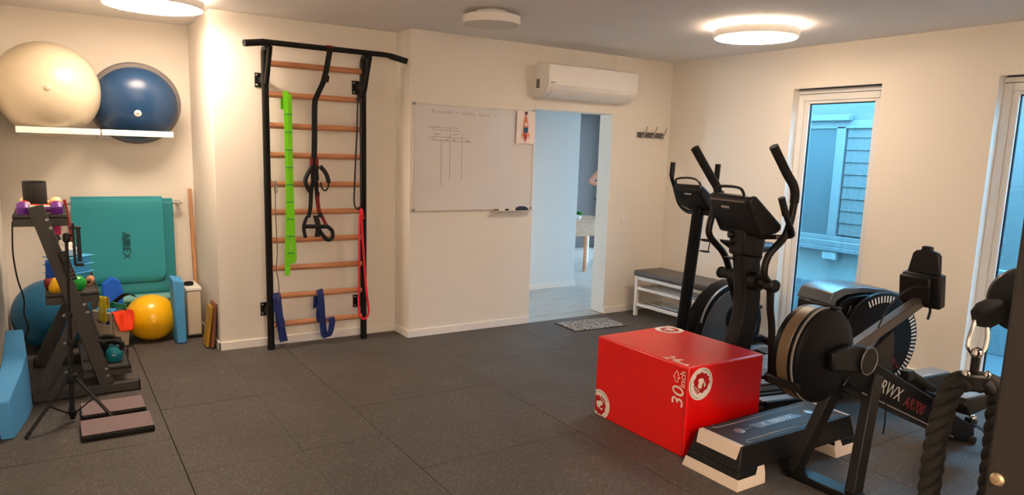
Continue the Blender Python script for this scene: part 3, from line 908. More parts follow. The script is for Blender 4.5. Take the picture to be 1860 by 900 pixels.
t = thing('mat_rail', 'thin white wall rail carrying the hanging teal mats', 'rail', (-5.0, 1.16, 1.11))
ob('rod', G().cyl((-5.50, 1.165, 1.112), (-4.585, 1.165, 1.112), .0125, seg=12), m_alu, t)
for xx in (-5.48, -4.615):
    ob('bracket', G().box(xx - .015, xx + .015, 1.15, YA, 1.098, 1.126), m_alu, t, bev=.003)
ob('red_end_cap', G().lathe([(.02, 0), (.02, .03), (.014, .034)], (-5.50, 1.165, 1.112), (-1, 0, 0), 12), m_redv, t)


def mat_layer(name, x0, x1, path, th, mat, parent, rc=.0, label=None):
    """soft mat: profile path in (y,z) swept in x; rounded lower corners through rc"""
    P = sm([(0, a, b) for a, b in path], 6)
    n = len(P)
    L = [0]
    for a, b in zip(P, P[1:]):
        L.append(L[-1] + (b - a).length)
    g = G()
    rowsF, rowsB = [], []
    cols = 22
    for i, p in enumerate(P):
        t_ = (P[min(i + 1, n - 1)] - P[max(i - 1, 0)]).normalized()
        nn = Vector((0, t_.z, -t_.y))
        d_end = L[-1] - L[i]
        inset = 0
        if rc and d_end < rc:
            inset = rc - math.sqrt(max(rc * rc - (rc - d_end) ** 2, 0))
        A, B = [], []
        for k in range(cols + 1):
            x = (x0 + inset) + (x1 - x0 - 2 * inset) * k / cols
            A.append(g.bm.verts.new((x, p.y, p.z) if False else Vector((x, 0, 0)) + Vector((0, p.y, p.z)) + nn * th / 2))
            B.append(g.bm.verts.new(Vector((x, 0, 0)) + Vector((0, p.y, p.z)) - nn * th / 2))
        rowsF.append(A)
        rowsB.append(B)
    for i in range(n - 1):
        for k in range(cols):
            g.face([rowsF[i][k], rowsF[i][k + 1], rowsF[i + 1][k + 1], rowsF[i + 1][k]])
            g.face([rowsB[i][k], rowsB[i + 1][k], rowsB[i + 1][k + 1], rowsB[i][k + 1]])
        g.face([rowsF[i][0], rowsF[i + 1][0], rowsB[i + 1][0], rowsB[i][0]])
        g.face([rowsF[i][cols], rowsB[i][cols], rowsB[i + 1][cols], rowsF[i + 1][cols]])
    for k in range(cols):
        g.face([rowsF[0][k], rowsB[0][k], rowsB[0][k + 1], rowsF[0][k + 1]])
        g.face([rowsF[-1][k], rowsF[-1][k + 1], rowsB[-1][k + 1], rowsB[-1][k]])
    return ob(name, g, mat, parent, bev=.005, label=label)


t = thing('exercise_mat', 'teal ribbed mat with embossed lettering folded over the wall rail in front', 'mat', (-5.0, 1.15, 1.12), group='teal mats on the wall rail')
mat_layer('front_flap', -5.405, -4.745, [(1.165, 1.158), (1.135, 1.152), (1.108, 1.11), (1.10, .95), (1.092, .75), (1.085, .60), (1.078, .50), (1.088, .455)], .016, m_teal, t, .09)
text('embossed_lettering', 'AIREX', m_tealdark, t, (-5.035, 1.0795, .765), (0.012, .04, -1), (1, 0, 0), .085, .004)
t = thing('exercise_mat', 'wider teal mat hanging behind, curled at its lower edge', 'mat', (-5.0, 1.19, 1.12), group='teal mats on the wall rail')
mat_layer('sheet', -5.33, -4.665, [(1.205, 1.05), (1.20, 1.11), (1.172, 1.139), (1.146, 1.128), (1.126, 1.09), (1.122, .90), (1.115, .60), (1.10, .45), (1.085, .37), (1.11, .325), (1.15, .33), (1.175, .37)], .018, m_tealplain, t, .0)
mat_layer('rolled_edge', -5.25, -4.655, [(1.16, .44), (1.13, .36), (1.07, .335), (1.045, .30), (1.09, .262), (1.15, .275)], .016, M('pale_teal_underside', (.42, .66, .66), .6), t, .05)

# ------------------------------------------------------------------ floor of the alcove
t = thing('gym_ball', 'large petrol blue exercise ball on the floor behind the weight rack', 'ball', (-5.58, .95, .0))
ob('ball', G().ball((-5.58, .95, .27), .27, u=48, v=28), m_blueball, t)
ob('valve_plug', G().lathe([(.018, 0), (.018, .005), (0, .008)], (-5.58, .95 - .269, .27), (0, -1, .02), 12), m_blueball, t)
t = thing('gym_ball', 'bright yellow exercise ball on the floor below the teal mats', 'ball', (-4.898, .872, 0))
ob('ball', G().ball((-4.898, .872, .189), .192, (1.02, 1.0, .985), u=48, v=28), m_yellow, t)
ob('valve_plug', G().lathe([(.015, 0), (.015, .005), (0, .007)], (-4.898, .872 - .191, .189), (0, -1, .1), 12), m_yellow, t)
t = thing('foam_block', 'light blue foam pad standing on end right of the yellow ball', 'foam pad', (-4.70, .72, 0))
ob('pad', G().hexa([(-4.742, .63, 0), (-4.668, .625, 0), (-4.668, .80, 0), (-4.752, .80, 0), (-4.752, .645, .53), (-4.668, .66, .505), (-4.668, .83, .52), (-4.762, .82, .545)]), m_ltblue, t, bev=.012, seg=3)
t = thing('cabinet', 'slim cream cabinet with black plinth in the alcove corner', 'cabinet', (-4.575, .92, 0))
ob('body', G().box(-4.638, -4.528, .775, 1.10, .025, .405), m_crate, t, bev=.004)
ob('door', G().box(-4.634, -4.533, .762, .774, .035, .398), m_crate, t, bev=.003)
ob('top', G().box(-4.645, -4.522, .758, 1.11, .4055, .432), m_white, t, bev=.004)
ob('plinth', G().box(-4.636, -4.530, .77, 1.10, 0, .0245), m_black, t)
t = thing('tape_roll', 'small black ring of tape on top of the slim cabinet', 'tape', (-4.60, .90, .432))
ob('roll', G().lathe([(.038, 0), (.038, .028), (.026, .028), (.026, 0), (.038, 0)], (-4.60, .90, .432), seg=24), m_black, t)
t = thing('wooden_stick', 'tall pale wooden stick leaning in the alcove corner', 'stick', (-4.50, 1.20, 0))
ob('stick', G().beam((-4.500, 1.135, .0), (-4.513, 1.225, 1.225), .026, .030, (0, 1, 0)), m_lath, t, bev=.006)
t = thing('wood_board', 'yellowish wooden board leaning on the alcove side wall, left of its pair', 'board', (-4.54, .45, 0))
ob('board', G().beam((-4.555, .46, .012), (-4.512, .46, .335), .15, .022, (0, 1, 0)), M_wood('yellow_wood', (.72, .57, .16), (.62, .47, .12), (10, 10, 2)), t, bev=.002)
t = thing('wood_board', 'reddish brown wooden board leaning behind the yellowish one', 'board', (-4.51, .42, 0))
ob('board', G().beam((-4.524, .44, .012), (-4.486, .44, .365), .19, .018, (0, 1, 0)), M_wood('red_wood', (.62, .40, .28), (.42, .22, .15), (10, 10, 2)), t, bev=.002)

# crate and its contents
cc, ca = Vector((-5.219, .867, 0)), math.radians(-56)
t = thing('storage_crate', 'cream plastic crate full of bands beside the yellow ball', 'crate', cc, rz=ca, local=True)
w0, w1, hh = .070, .083, .285
for s, nm in ((-1, 'front'), (1, 'back')):
    g = G()
    o_ = .010
    y0_, y1_ = s * w0, s * w1
    if s < 0:
        # slotted front: two hand holes
        zz = [0.004, .19, .225, hh]
        yy = lambda z: s * (w0 + (w1 - w0) * z / hh)
        xx = lambda z: .15 + .02 * z / hh

        def panel(xa, xb, za, zb):
            g.hexa([(xa, yy(za), za), (xb, yy(za), za), (xb, yy(za) + o_, za), (xa, yy(za) + o_, za), (xa, yy(zb), zb), (xb, yy(zb), zb), (xb, yy(zb) + o_, zb), (xa, yy(zb) + o_, zb)])
        panel(-.03, .155, zz[0], zz[1])
        panel(-.03, .165, zz[2], zz[3])
        for xa, xb in ((-.03, -.005), (.05, .08), (.135, .162)):
            panel(xa, xb, zz[1], zz[2])
    else:
        g.hexa([(-.03, y0_ - o_, 0.004), (.15, y0_ - o_, 0.004), (.15, y0_, 0.004), (-.03, y0_, 0.004), (-.03, y1_ - o_, hh), (.168, y1_ - o_, hh), (.168, y1_, hh), (-.03, y1_, hh)])
    ob('side_panel', g, m_crate, t, bev=.002)
for (xa, xb, xc, xd) in ((-.03, -.02, -.04, -.03), (.15, .16, .165, .175)):
    ob('end_panel', G().hexa([(xa, -w0 + .01, .004), (xb, -w0 + .01, .004), (xb, w0 - .01, .004), (xa, w0 - .01, .004), (xc, -w1 + .01, hh), (xd, -w1 + .01, hh), (xd, w1 - .01, hh), (xc, w1 - .01, hh)]), m_crate, t, bev=.002)
ob('bottom', G().box(-.03, .15, -w0, w0, 0, .006), m_crate, t)
ob('rim', G().box(-.044, .18, -w1 - .006, -w1 + .008, hh - .006, hh + .006).box(-.044, .18, w1 - .008, w1 + .006, hh - .006, hh + .006).box(-.046, -.03, -w1, w1, hh - .006, hh + .006).box(.166, .182, -w1, w1, hh - .006, hh + .006), m_crate, t, bev=.002)


def cr(x, y, z):
    return (cc.x + math.cos(ca) * x - math.sin(ca) * y, cc.y + math.sin(ca) * x + math.cos(ca) * y, z)


def inc(name, label, cat, x, y, z, group=None):
    return thing(name, label, cat, cr(x, y, z), rz=ca, local=True, group=group)


grp = 'things in the cream crate'
t = inc('foam_wedge', 'strong blue pointed foam block sticking out of the cream crate', 'foam block', .05, .02, .12, grp)
t.rotation_euler = (0, 0, math.radians(4))
ob('block', G().prism([(-.04, 0), (.04, 0), (.075, .20), (.080, .31), (.06, .40), (.005, .435), (-.065, .38), (-.065, .20)], 'y', -.03, .03), m_blue, t, bev=.01, seg=3)
t = inc('foam_roller', 'pale blue foam roller lying across the crate behind the yellow bands', 'roller', .06, -.025, .275, grp)
ob('roller', G().lathe([(.0, -.09), (.038, -.09), (.043, -.085), (.043, .085), (.038, .09), (0, .09)], (0, 0, .0), (1, 0, 0), 24), m_ltblue, t)
for k, dx in enumerate((.072, .118)):
    t = inc('resistance_band', ('left' if k == 0 else 'right') + ' one of two yellow bands hooked over the crate front', 'band', dx, -.078, .32, grp)
    ob('loop', G().strip(sm([(0, .004, .0), (0, .006, .075), (0, -.006, .095), (0, -.018, .075), (0, -.022, -.02), (0, -.020, -.10)], 6), (.036, 0, 0), .004), m_yelband, t)
t = inc('resistance_band', 'coiled dark green bands on the right of the crate', 'band', .115, .02, .30, grp)
for k in range(3):
    ob('coil', G().tube(sm([(-.05, -.03 + k * .01, .012 * k), (.0, -.05, .03 + .015 * k), (.055, -.02, .02 + .012 * k), (.05, .03, .0 + .015 * k), (-.02, .04, .015 * k)], 6, True), .008, 8, closed=True), m_greenlatex, t)
t = inc('resistance_band', 'pale green rolled band at the right end of the crate', 'band', .125, .03, .25, grp)
ob('roll', G().lathe([(.0, -.045), (.042, -.045), (.045, -.04), (.045, .04), (.035, .045), (.0, .042)], (0, 0, .02), (.3, .2, 1), 22), m_palegreen, t)
t = inc('strap', 'black strap arching out of the crate towards the yellow ball', 'strap', .13, .02, .31, grp)
ob('webbing', G().strip(sm([(-.07, -.02, .02), (-.02, -.03, .045), (.03, -.03, .08), (.08, -.02, .115), (.13, .0, .125), (.15, .02, .105)], 6), [Vector((.012, .03, -.012))] * 31, .006), m_web, t)
t = inc('training_bib', 'bright orange cloth hanging over the end of the crate by the yellow ball', 'cloth', .192, .0, .288, grp)
t.rotation_euler = (0, 0, ca + PI / 2)
g = G()
cols, rows = 14, 12
grid = []
for i in range(cols + 1):
    col = []
    u = i / cols
    x = -.09 + .16 * u
    for j in range(rows + 1):
        v = j / rows
        z = .012 - .165 * v * (1.0 - .25 * abs(u - .5))
        y = -.012 - .02 * math.sin(u * 9 + v * 1.4) * (.4 + .6 * v) - .03 * v
        if j == 0:
            y, z = .02, .006
        col.append(g.bm.verts.new((x + .012 * math.sin(v * 5) * (u - .5), y, z)))
    grid.append(col)
for i in range(cols):
    for j in range(rows):
        g.face([grid[i][j], grid[i + 1][j], grid[i + 1][j + 1], grid[i][j + 1]])
o = ob('cloth', g, m_orange, t)
md = o.modifiers.new('thick', 'SOLIDIFY')
md.thickness = .006

# ------------------------------------------------------------------ weight rack
t = thing('weight_rack', 'dark grey three-tier weight rack by the left wall', 'weight rack', (-5.45, 0.02, 0))
RY = (-.435, -.385), (.40, .45)
for k, (ya, yb) in enumerate(RY):
    ob('foot_beam', G().box(-5.705, -5.115, ya, yb, 0.004, .066), m_dark, t, bev=.006)
    for ex in (-5.705, -5.115):
        ob('end_cap', G().box(ex - .004, ex + .004, ya - .002, yb + .002, .002, .068), m_black, t, bev=.002)
    leg = ob('leg', G().beam((-5.30, (ya + yb) / 2, .062), (-5.617, (ya + yb) / 2, 1.218), yb - ya, .084), m_dark, t, bev=.006)
    ob('brace', G().beam((-5.425, (ya + yb) / 2, .55), (-5.652, (ya + yb) / 2, .066), yb - ya - .006, .074), m_dark, t, bev=.005)
    if k == 0:
        for (bx, bz) in ((-5.562, 1.135), (-5.545, 1.085), (-5.398, .60), (-5.385, .548), (-5.302, .165), (-5.295, .120)):
            ob('bolt', G().lathe([(.011, 0), (.011, .004), (.006, .008), (0, .008)], (bx, ya, bz), (0, -1, 0), 12), m_steel, leg)
        text('lettering', 'LEWELL', M('dull_print', (.42, .40, .38), .5), leg, (-5.466, ya - .0006, .845), (.265, 0, -.966), (.966, 0, .265), .05, .0004)
        ob('lettering_frame', G().prism([(-5.525, .93), (-5.475, .944), (-5.427, .764), (-5.477, .75)], 'y', ya - .0005, ya + .001), m_black, leg)


def tray(name, x0, x1, z0, z1, slope, label=None):
    def zf(x):
        return (x - x0) * slope
    g = G()
    th = .006
    ya, yb = -.384, .399
    pl = lambda a, b, c, d, e, f: g.hexa([(a, c, e + zf(a)), (b, c, e + zf(b)), (b, d, e + zf(b)), (a, d, e + zf(a)), (a, c, f + zf(a)), (b, c, f + zf(b)), (b, d, f + zf(b)), (a, d, f + zf(a))])
    pl(x0, x1, ya, yb, z1 - .020, z1 - .014)
    ob(name, g, m_dark, t)
    for nm, args in (('tray_lip', (x0, x0 + th, ya, yb, z0, z1)), ('tray_lip', (x1 - th, x1, ya, yb, z0, z1)), ('tray_end', (x0, x1, ya, ya + .006, z0, z1 + .004)), ('tray_end', (x0, x1, yb - .006, yb, z0, z1 + .004))):
        g = G()
        pl(*args)
        ob(nm, g, m_dark, t, bev=.003)


tray('top_tray', -5.735, -5.455, 1.092, 1.160, 0.0)
tray('middle_tray', -5.60, -5.312, .600, .668, 0.0)
tray('bottom_tray', -5.43, -5.155, .105, .165, 0.0)


def hexhead(g, c, L, R, ax=(1, 0, 0)):
    prof = [(0, -L / 2), (R * .72, -L / 2), (R, -L / 2 + .02), (R, L / 2 - .02), (R * .72, L / 2), (0, L / 2)]
    g.lathe(prof, c, ax, 6)


dumb = (('purple', m_purple, -.34, .118, .052, 'purple vinyl dumbbell at the near end of the top tray'), ('yellow', m_yellow, -.22, .10, .042, 'yellow vinyl dumbbell behind the purple one'),
        ('mint', m_mint, -.12, .10, .042, 'pale mint dumbbell between the yellow and red ones'), ('red', m_redv, -.025, .10, .042, 'red vinyl dumbbell in front of the black speaker'))
for nm, m_, dy, hl, hr, lab in dumb:
    cx = -5.593
    zc = 1.1465 + hr * .88
    d = thing('dumbbell', lab, 'dumbbell', (cx, dy, 1.1465), group='dumbbells on the top tray')
    ob('handle', G().cyl((cx - .07, dy, zc), (cx + .07, dy, zc), .016, seg=14), m_, d)
    for s in (-1, 1):
        g = G()
        hexhead(g, (cx + s * .086, dy, zc), .066, hr)
        ob('head', g, m_, d, bev=.006, smooth=50)
d = thing('dumbbell', 'peach vinyl dumbbell at the far end of the top tray, past the speaker', 'dumbbell', (-5.593, .32, 1.1465), group='dumbbells on the top tray')
for s in (-1, 1):
    g = G()
    hexhead(g, (-5.593 + s * .086, .32, 1.1465 + .037), .066, .042)
    ob('head', g, m_peach, d, bev=.005, smooth=50)
ob('handle', G().cyl((-5.663, .32, 1.1835), (-5.523, .32, 1.1835), .016, seg=12), m_peach, d)
t2 = thing('speaker', 'black cylindrical speaker standing on the top tray of the rack', 'speaker', (-5.622, .16, 1.1465))
ob('grille', G().lathe([(.0, .012), (.066, .012), (.068, .016), (.068, .180), (.066, .184), (0, .184)], (-5.622, .16, 1.1465), seg=40), M('speaker_cloth', (.16, .15, .14), .85, bump=.3, bscale=500), t2)
ob('base', G().lathe([(.0, 0), (.060, 0), (.064, .012), (0, .012)], (-5.622, .16, 1.1465), seg=40), m_black, t2)
ob('top_rim', G().lathe([(.068, .184), (.068, .192), (.058, .192), (.056, .186), (0, .186)], (-5.622, .16, 1.1465), seg=40), m_black, t2)
t2 = thing('power_cord', 'thin black cord hanging from the back of the rack to the floor', 'cord', (-5.75, -.2, .3))
ob('cord', G().tube(sm([(-5.745, -.15, 1.10), (-5.748, -.2, 1.02), (-5.752, -.2, .9), (-5.74, -.2, .75), (-5.715, -.2, .62), (-5.72, -.2, .52), (-5.705, -.2, .43), (-5.735, -.2, .33), (-5.76, -.2, .2), (-5.78, -.18, .008)], 7), .0045, 8), m_black, t2)

# middle tray
def onmid(x):
    return .6545


t2 = thing('toning_ball', 'small yellow pear-shaped weight ball on the middle tray', 'ball', (-5.545, -.27, onmid(-5.545)))
ob('ball', G().lathe([(0, 0), (.022, .003), (.036, .02), (.038, .038), (.030, .06), (.020, .082), (.011, .096), (0, .101)], (-5.545, -.27, onmid(-5.545)), seg=24), m_yellow, t2)
t2 = thing('toning_ball', 'shiny green weight ball on the middle tray', 'ball', (-5.425, -.26, onmid(-5.425)))
ob('ball', G().ball((-5.425, -.26, onmid(-5.425) + .052), .052), m_green, t2)
ob('valve_plug', G().lathe([(.006, 0), (.006, .003), (0, .004)], (-5.425, -.311, onmid(-5.425) + .06), (0, -1, .2), 10), m_green, t2)
for k in range(3):
    z = onmid(-5.46) + k * .0555
    t2 = thing('stacking_step', ('lowest', 'middle', 'topmost')[k] + ' of three sky blue trays stacked on the rack', 'tray', (-5.455, .24, z), group='stack of sky blue trays')
    g = G()
    g.lathe([(.0, .0), (.118, .0), (.128, .046), (.156, .051), (.156, .055), (.12, .055), (.10, .048), (0, .048)], (-5.455, .24, z), seg=4)
    for v in g.bm.verts:
        dx, dy = v.co.x + 5.455, v.co.y - .24
        c, s = math.cos(PI / 4), math.sin(PI / 4)
        v.co.x, v.co.y = -5.455 + c * dx - s * dy, .24 + s * dx + c * dy
    ob('tray', g, m_skyblue, t2, bev=.006, smooth=30)
    ob('pad', G().box(-5.52, -5.39, .175, .305, z + .0482, z + .0502), m_blueball, t2)
zt = onmid(-5.46) + 3 * .0555 + .026
t2 = thing('white_dish', 'round white dish on the topmost sky blue tray', 'dish', (-5.46, .24, zt - .026))
ob('dish', G().lathe([(0, 0), (.05, 0), (.07, .028), (.078, .05), (.074, .05), (.06, .02), (0, .012)], (-5.46, .24, zt - .026), seg=30), m_white, t2)
t2 = thing('white_cloth', 'crumpled white cloth lying in the white dish', 'cloth', (-5.47, .25, zt + .012))
g = G()
g.ball((-5.475, .25, zt + .035), .05, (1.1, .8, .8), 18, 12)
for v in g.bm.verts:
    p = v.co
    v.co = p + Vector((math.sin(p.z * 90 + p.x * 60), math.cos(p.x * 80), math.sin(p.y * 70 + p.x * 90))) * .009
ob('cloth', g, m_printwhite, t2)
t2 = thing('strap_roll', 'dark red rolled strap at the left end of the middle tray', 'strap', (-5.56, .02, .66))
ob('roll', G().lathe([(0, -.03), (.032, -.03), (.036, -.02), (.036, .02), (.030, .03), (0, .03)], (-5.57, -.12, onmid(-5.57) + .037), (1, .2, 0), 20), m_redtag, t2)
t2 = thing('blue_block', 'small blue foam block behind the leg of the rack', 'foam block', (-5.575, .0, .66))
ob('block', G().box(-5.592, -5.51, -.08, .05, onmid(-5.5), onmid(-5.5) + .17), m_blue, t2, bev=.008)
t2 = thing('small_roller', 'little brown massage roller on the right of the middle tray', 'roller', (-5.345, -.05, .66))
ob('roller', G().cyl((-5.355, -.08, onmid(-5.36) + .026), (-5.34, .04, onmid(-5.36) + .026), .025, seg=16), m_lath, t2)
ob('core', G().cyl((-5.3565, -.092, onmid(-5.36) + .026), (-5.3385, .052, onmid(-5.36) + .026), .010, seg=10), m_black, t2)
t2 = thing('red_rod', 'thin red rod leaning at the back of the weight rack', 'rod', (-5.43, .34, .66))
ob('rod', G().beam((-5.40, .34, onmid(-5.4) + .004), (-5.455, .37, 1.20), .014, .018), m_redtag, t2, bev=.003)
t2 = thing('hanging_card', 'pink and white card hanging below the top tray of the rack', 'card', (-5.48, .1, 1.03))
ob('sheet', G().box(-5.53, -5.46, .05, .056, .99, 1.06), m_printwhite, t2)
ob('pink_print', G().box(-5.53, -5.49, .0485, .0499, .99, 1.06), M('magenta_print', (.85, .10, .45), .5), t2)

# kettlebells on the bottom tray
def onlow(x):
    return .1515


for k, (kx, ky, kr, lab) in enumerate(((-5.238, -.21, .054, 'bright teal kettlebell nearest the front of the bottom tray'), (-5.262, -.03, .052, 'darker teal kettlebell right behind the bright teal one'), (-5.345, -.12, .052, 'dark kettlebell half hidden behind the leg of the rack'))):
    z = onlow(kx)
    t2 = thing('kettlebell', lab, 'kettlebell', (kx, ky, z), group='kettlebells on the bottom tray')
    m_ = (m_tealkb, M('dark_teal_vinyl', (.03, .24, .28), .45), m_black)[k]
    ob('bell', G().lathe([(0, 0), (kr * .68, 0), (kr * .93, kr * .45), (kr, kr * .95), (kr * .9, kr * 1.45), (kr * .55, kr * 1.85), (0, kr * 1.95)], (kx, ky, z), seg=28), m_, t2)
    a = math.radians(25)
    hp = [(-.034, kr * 1.4), (-.050, kr * 1.85), (-.05, kr * 2.25), (-.02, kr * 2.5), (.02, kr * 2.5), (.05, kr * 2.25), (.050, kr * 1.85), (.034, kr * 1.4)]
    ob('handle', G().tube(sm([(kx + math.cos(a) * u_, ky - math.sin(a) * u_, z + v_) for u_, v_ in hp], 5), .016, 12), m_grip, t2)
    ob('number_mark', G().obox((kx - .008, ky - kr * .985, z + kr), (.022, .004, .006), Matrix.Rotation(.1, 3, 'Y')), m_greyprint, t2)

# ------------------------------------------------------------------ tripod, yoga pads, foam beam
T0 = Vector((-5.505, -.865, 0))
t = thing('tripod', 'black light tripod standing in front of the weight rack', 'tripod', T0)
top = Vector((-5.474, -.84, 1.085))
def tp(z):
    return T0 + (top - T0) * (z / 1.085)
ob('lower_pole', G().tube([tp(.015), tp(.62)], .0135, 14), m_black, t)
ob('upper_pole', G().tube([tp(.62), tp(1.05)], .0095, 12), m_black, t)
for z in (.63, .30, .47):
    ob('collar', G().lathe([(.018, -.016), (.02, -.01), (.02, .01), (.018, .016)], tp(z), top - T0, 16), m_black, t)
    ob('clamp_knob', G().cyl(tp(z) + Vector((-.03, -.012, 0)), tp(z) + Vector((-.015, -.005, 0)), .008, seg=10), m_steel, t)
for k, (fx, fy) in enumerate(((-5.728, -1.045), (-5.300, -.945), (-5.50, -.56))):
    A = tp(.265)
    f = Vector((fx, fy, .006 if k < 2 else .012))
    d = (Vector((fx, fy, 0)) - Vector((A.x, A.y, 0))).normalized()
    A = A + d * .022
    lg = ob('leg', G().tube([A, f.lerp(A, .08)], .0095, 10), m_black, t)
    ob('foot', G().tube([f.lerp(A, .085), f], [.012, .010], 10), m_grip, lg)
    ob('spreader', G().beam(tp(.05) + d * .015, f.lerp(A, .52), .008, .005, (0, 0, 1)), m_black, t)
ob('hub', G().lathe([(.02, -.035), (.032, -.02), (.032, .015), (.018, .03)], tp(.265), top - T0, 18), m_black, t)
ob('foot_hub', G().lathe([(.014, -.02), (.02, -.01), (.02, .012), (.014, .02)], tp(.05), top - T0, 16), m_black, t)
ob('head', G().lathe([(.012, -.04), (.02, -.03), (.02, .0), (.013, .012), (0, .016)], top, top - T0, 16), m_black, t)
hd = ob('phone_holder', G().box(-5.446, -5.432, -.812, -.768, .905, 1.15).box(-5.426, -5.404, -.80, -.762, .925, 1.12), m_black, t, bev=.003)
ob('holder_arm', G().cyl(top + Vector((.0, .02, .0)), (-5.438, -.79, 1.075), .006, seg=10), m_black, hd)
ob('clamp_jaw', G().box(-5.455, -5.40, -.81, -.77, 1.115, 1.128).box(-5.44, -5.395, -.81, -.77, .90, .915), m_black, hd, bev=.002)

for k, (y0, y1, x0, x1, lab) in enumerate(((-1.238, -.985, -5.474, -5.116, 'mauve topped black foam step nearest the camera, by the tripod'), (-.905, -.665, -5.462, -5.125, 'mauve topped black foam step nearer the weight rack'))):
    t = thing('foam_step', lab, 'foam step', ((x0 + x1) / 2, (y0 + y1) / 2, 0), group='two foam steps on the floor')
    ob('base', G().box(x0, x1, y0, y1, 0, .034), m_black, t, bev=.008, seg=3)
    ob('top_pad', G().box(x0 + .003, x1 - .003, y0 + .003, y1 - .003, .0342, .040), m_mauve, t, bev=.003)

t = thing('foam_beam', 'long light blue foam pad leaning on the left wall', 'foam pad', (-5.82, -.6, 0))
g = G()
secs = [(-1.00, -5.852, -5.777, .0, .213, .06), (-.70, -5.84, -5.722, .0, .30, .05), (-.52, -5.83, -5.702, .0, .35, .04), (-.28, -5.82, -5.722, .0, .445, .03)]
rows = []
for (y, xa, xb, z0, z1, sh) in secs:
    rows.append([g.bm.verts.new(p) for p in ((xa + sh * .2, y, z0), (xb, y, z0), (xb - sh * .25, y, z1), (xa, y, z1))])
for A, B in zip(rows, rows[1:]):
    for k in range(4):
        g.face([A[k], A[(k + 1) % 4], B[(k + 1) % 4], B[k]])
g.face(rows[0][::-1])
g.face(rows[-1])
ob('pad', g, m_ltblue, t, bev=.008, seg=3)

# ------------------------------------------------------------------ red jump box
X0, X1, Y0, Y1, ZT = -2.717, -2.098, -2.976, -2.214, .51
t = thing('jump_box', 'big red vinyl soft jump box with white round emblems', 'jump box', ((X0 + X1) / 2, (Y0 + Y1) / 2, 0))
ob('body', G().box(X0, X1, Y0, Y1, 0.001, ZT), m_red, t, bev=.010, seg=3)
g = G()
r = .0035
e = .0065
for a, b in (((X0 + e, Y0 + e, .02), (X0 + e, Y0 + e, ZT - .02)), ((X0 + e, Y0 + .02, ZT - e), (X0 + e, Y1 - .02, ZT - e)), ((X0 + .02, Y0 + e, ZT - e), (X1 - .02, Y0 + e, ZT - e)), ((X0 + e, Y0 + .02, .005), (X0 + e, Y1 - .02, .005)), ((X1 - e, Y0 + e, .02), (X1 - e, Y0 + e, ZT - .02))):
    ob('piping', G().cyl(a, b, .0045, seg=8), m_red, t)
ob('zipper', G().beam((X0 - .0006, Y0 + .012, .03), (X0 - .0006, Y0 + .012, ZT - .03), .004, .002, (0, 1, 0)), m_printred, t)


def clip(poly, lo, hi):
    """keep a 2-D polygon inside a rectangle"""
    def cut(P, f, inter):
        out = []
        for i in range(len(P)):
            a, b = P[i], P[(i + 1) % len(P)]
            if f(a):
                out.append(a)
            if f(a) != f(b):
                out.append(inter(a, b))
        return out
    for ax in (0, 1):
        for side, v in ((1, lo[ax]), (-1, hi[ax])):
            f = lambda p: side * (p[ax] - v) >= 0
            def inter(a, b):
                k = (v - a[ax]) / (b[ax] - a[ax])
                return (a[0] + (b[0] - a[0]) * k, a[1] + (b[1] - a[1]) * k)
            poly = cut(poly, f, inter)
            if not poly:
                return []
    return poly


def emblem(parent, c, r, O, U, V, N, lo, hi, rot):
    """round white emblem with a red flexing silhouette; c in (u,v) of the face"""
    cr_, sr_ = math.cos(rot), math.sin(rot)
    O, U, V, N = Vector(O), Vector(U), Vector(V), Vector(N)

    def put(name, pts, mat, h, par):
        P = clip([(c[0] + r * (x * cr_ - y * sr_), c[1] + r * (x * sr_ + y * cr_)) for x, y in pts], lo, hi)
        if len(P) < 3:
            return None
        g = G()
        A = [g.bm.verts.new(O + U * u + V * v + N * (h - .0006)) for u, v in P]
        B = [g.bm.verts.new(O + U * u + V * v + N * h) for u, v in P]
        g.face(A[::-1])
        g.face(B)
        for i in range(len(P)):
            g.face([A[i], A[(i + 1) % len(P)], B[(i + 1) % len(P)], B[i]])
        return ob(name, g, mat, par)
    base = put('emblem', arc(0, 0, 1, 0, 360, 40)[:-1], m_printwhite, .0008, parent)
    put('emblem_figure', [(-.05, .74), (.18, .66), (.30, .72), (.42, .55), (.62, .50), (.60, .25), (.70, .05), (.55, -.15), (.52, -.38), (.30, -.42), (.20, -.62), (-.10, -.60), (-.35, -.52), (-.48, -.30), (-.66, -.22), (-.62, .05), (-.70, .25), (-.52, .42), (-.42, .62), (-.2, .6)], m_printred, .0012, base)
    put('emblem_figure', [(-.30, .22), (-.05, .36), (.16, .24), (.12, .02), (.24, -.16), (.08, -.30), (-.14, -.24), (-.20, -.04), (-.36, .04)], m_printwhite, .0016, base)
    put('emblem_figure', [(.18, .30), (.40, .18), (.44, .0), (.30, .06)], m_printwhite, .0016, base)
    for k in range(3):
        put('emblem_figure', [(-.32 + k * .2, -.36), (-.24 + k * .2, -.34), (-.26 + k * .2, -.56), (-.34 + k * .2, -.58)], m_printwhite, .0016, base)
    for a0 in (20, 200):
        put('emblem_ring', [(x, y) for x, y in arc(0, 0, .90, a0, a0 + 100, 16)] + [(x, y) for x, y in arc(0, 0, .84, a0 + 100, a0, 16)], m_greyprint, .0012, base)


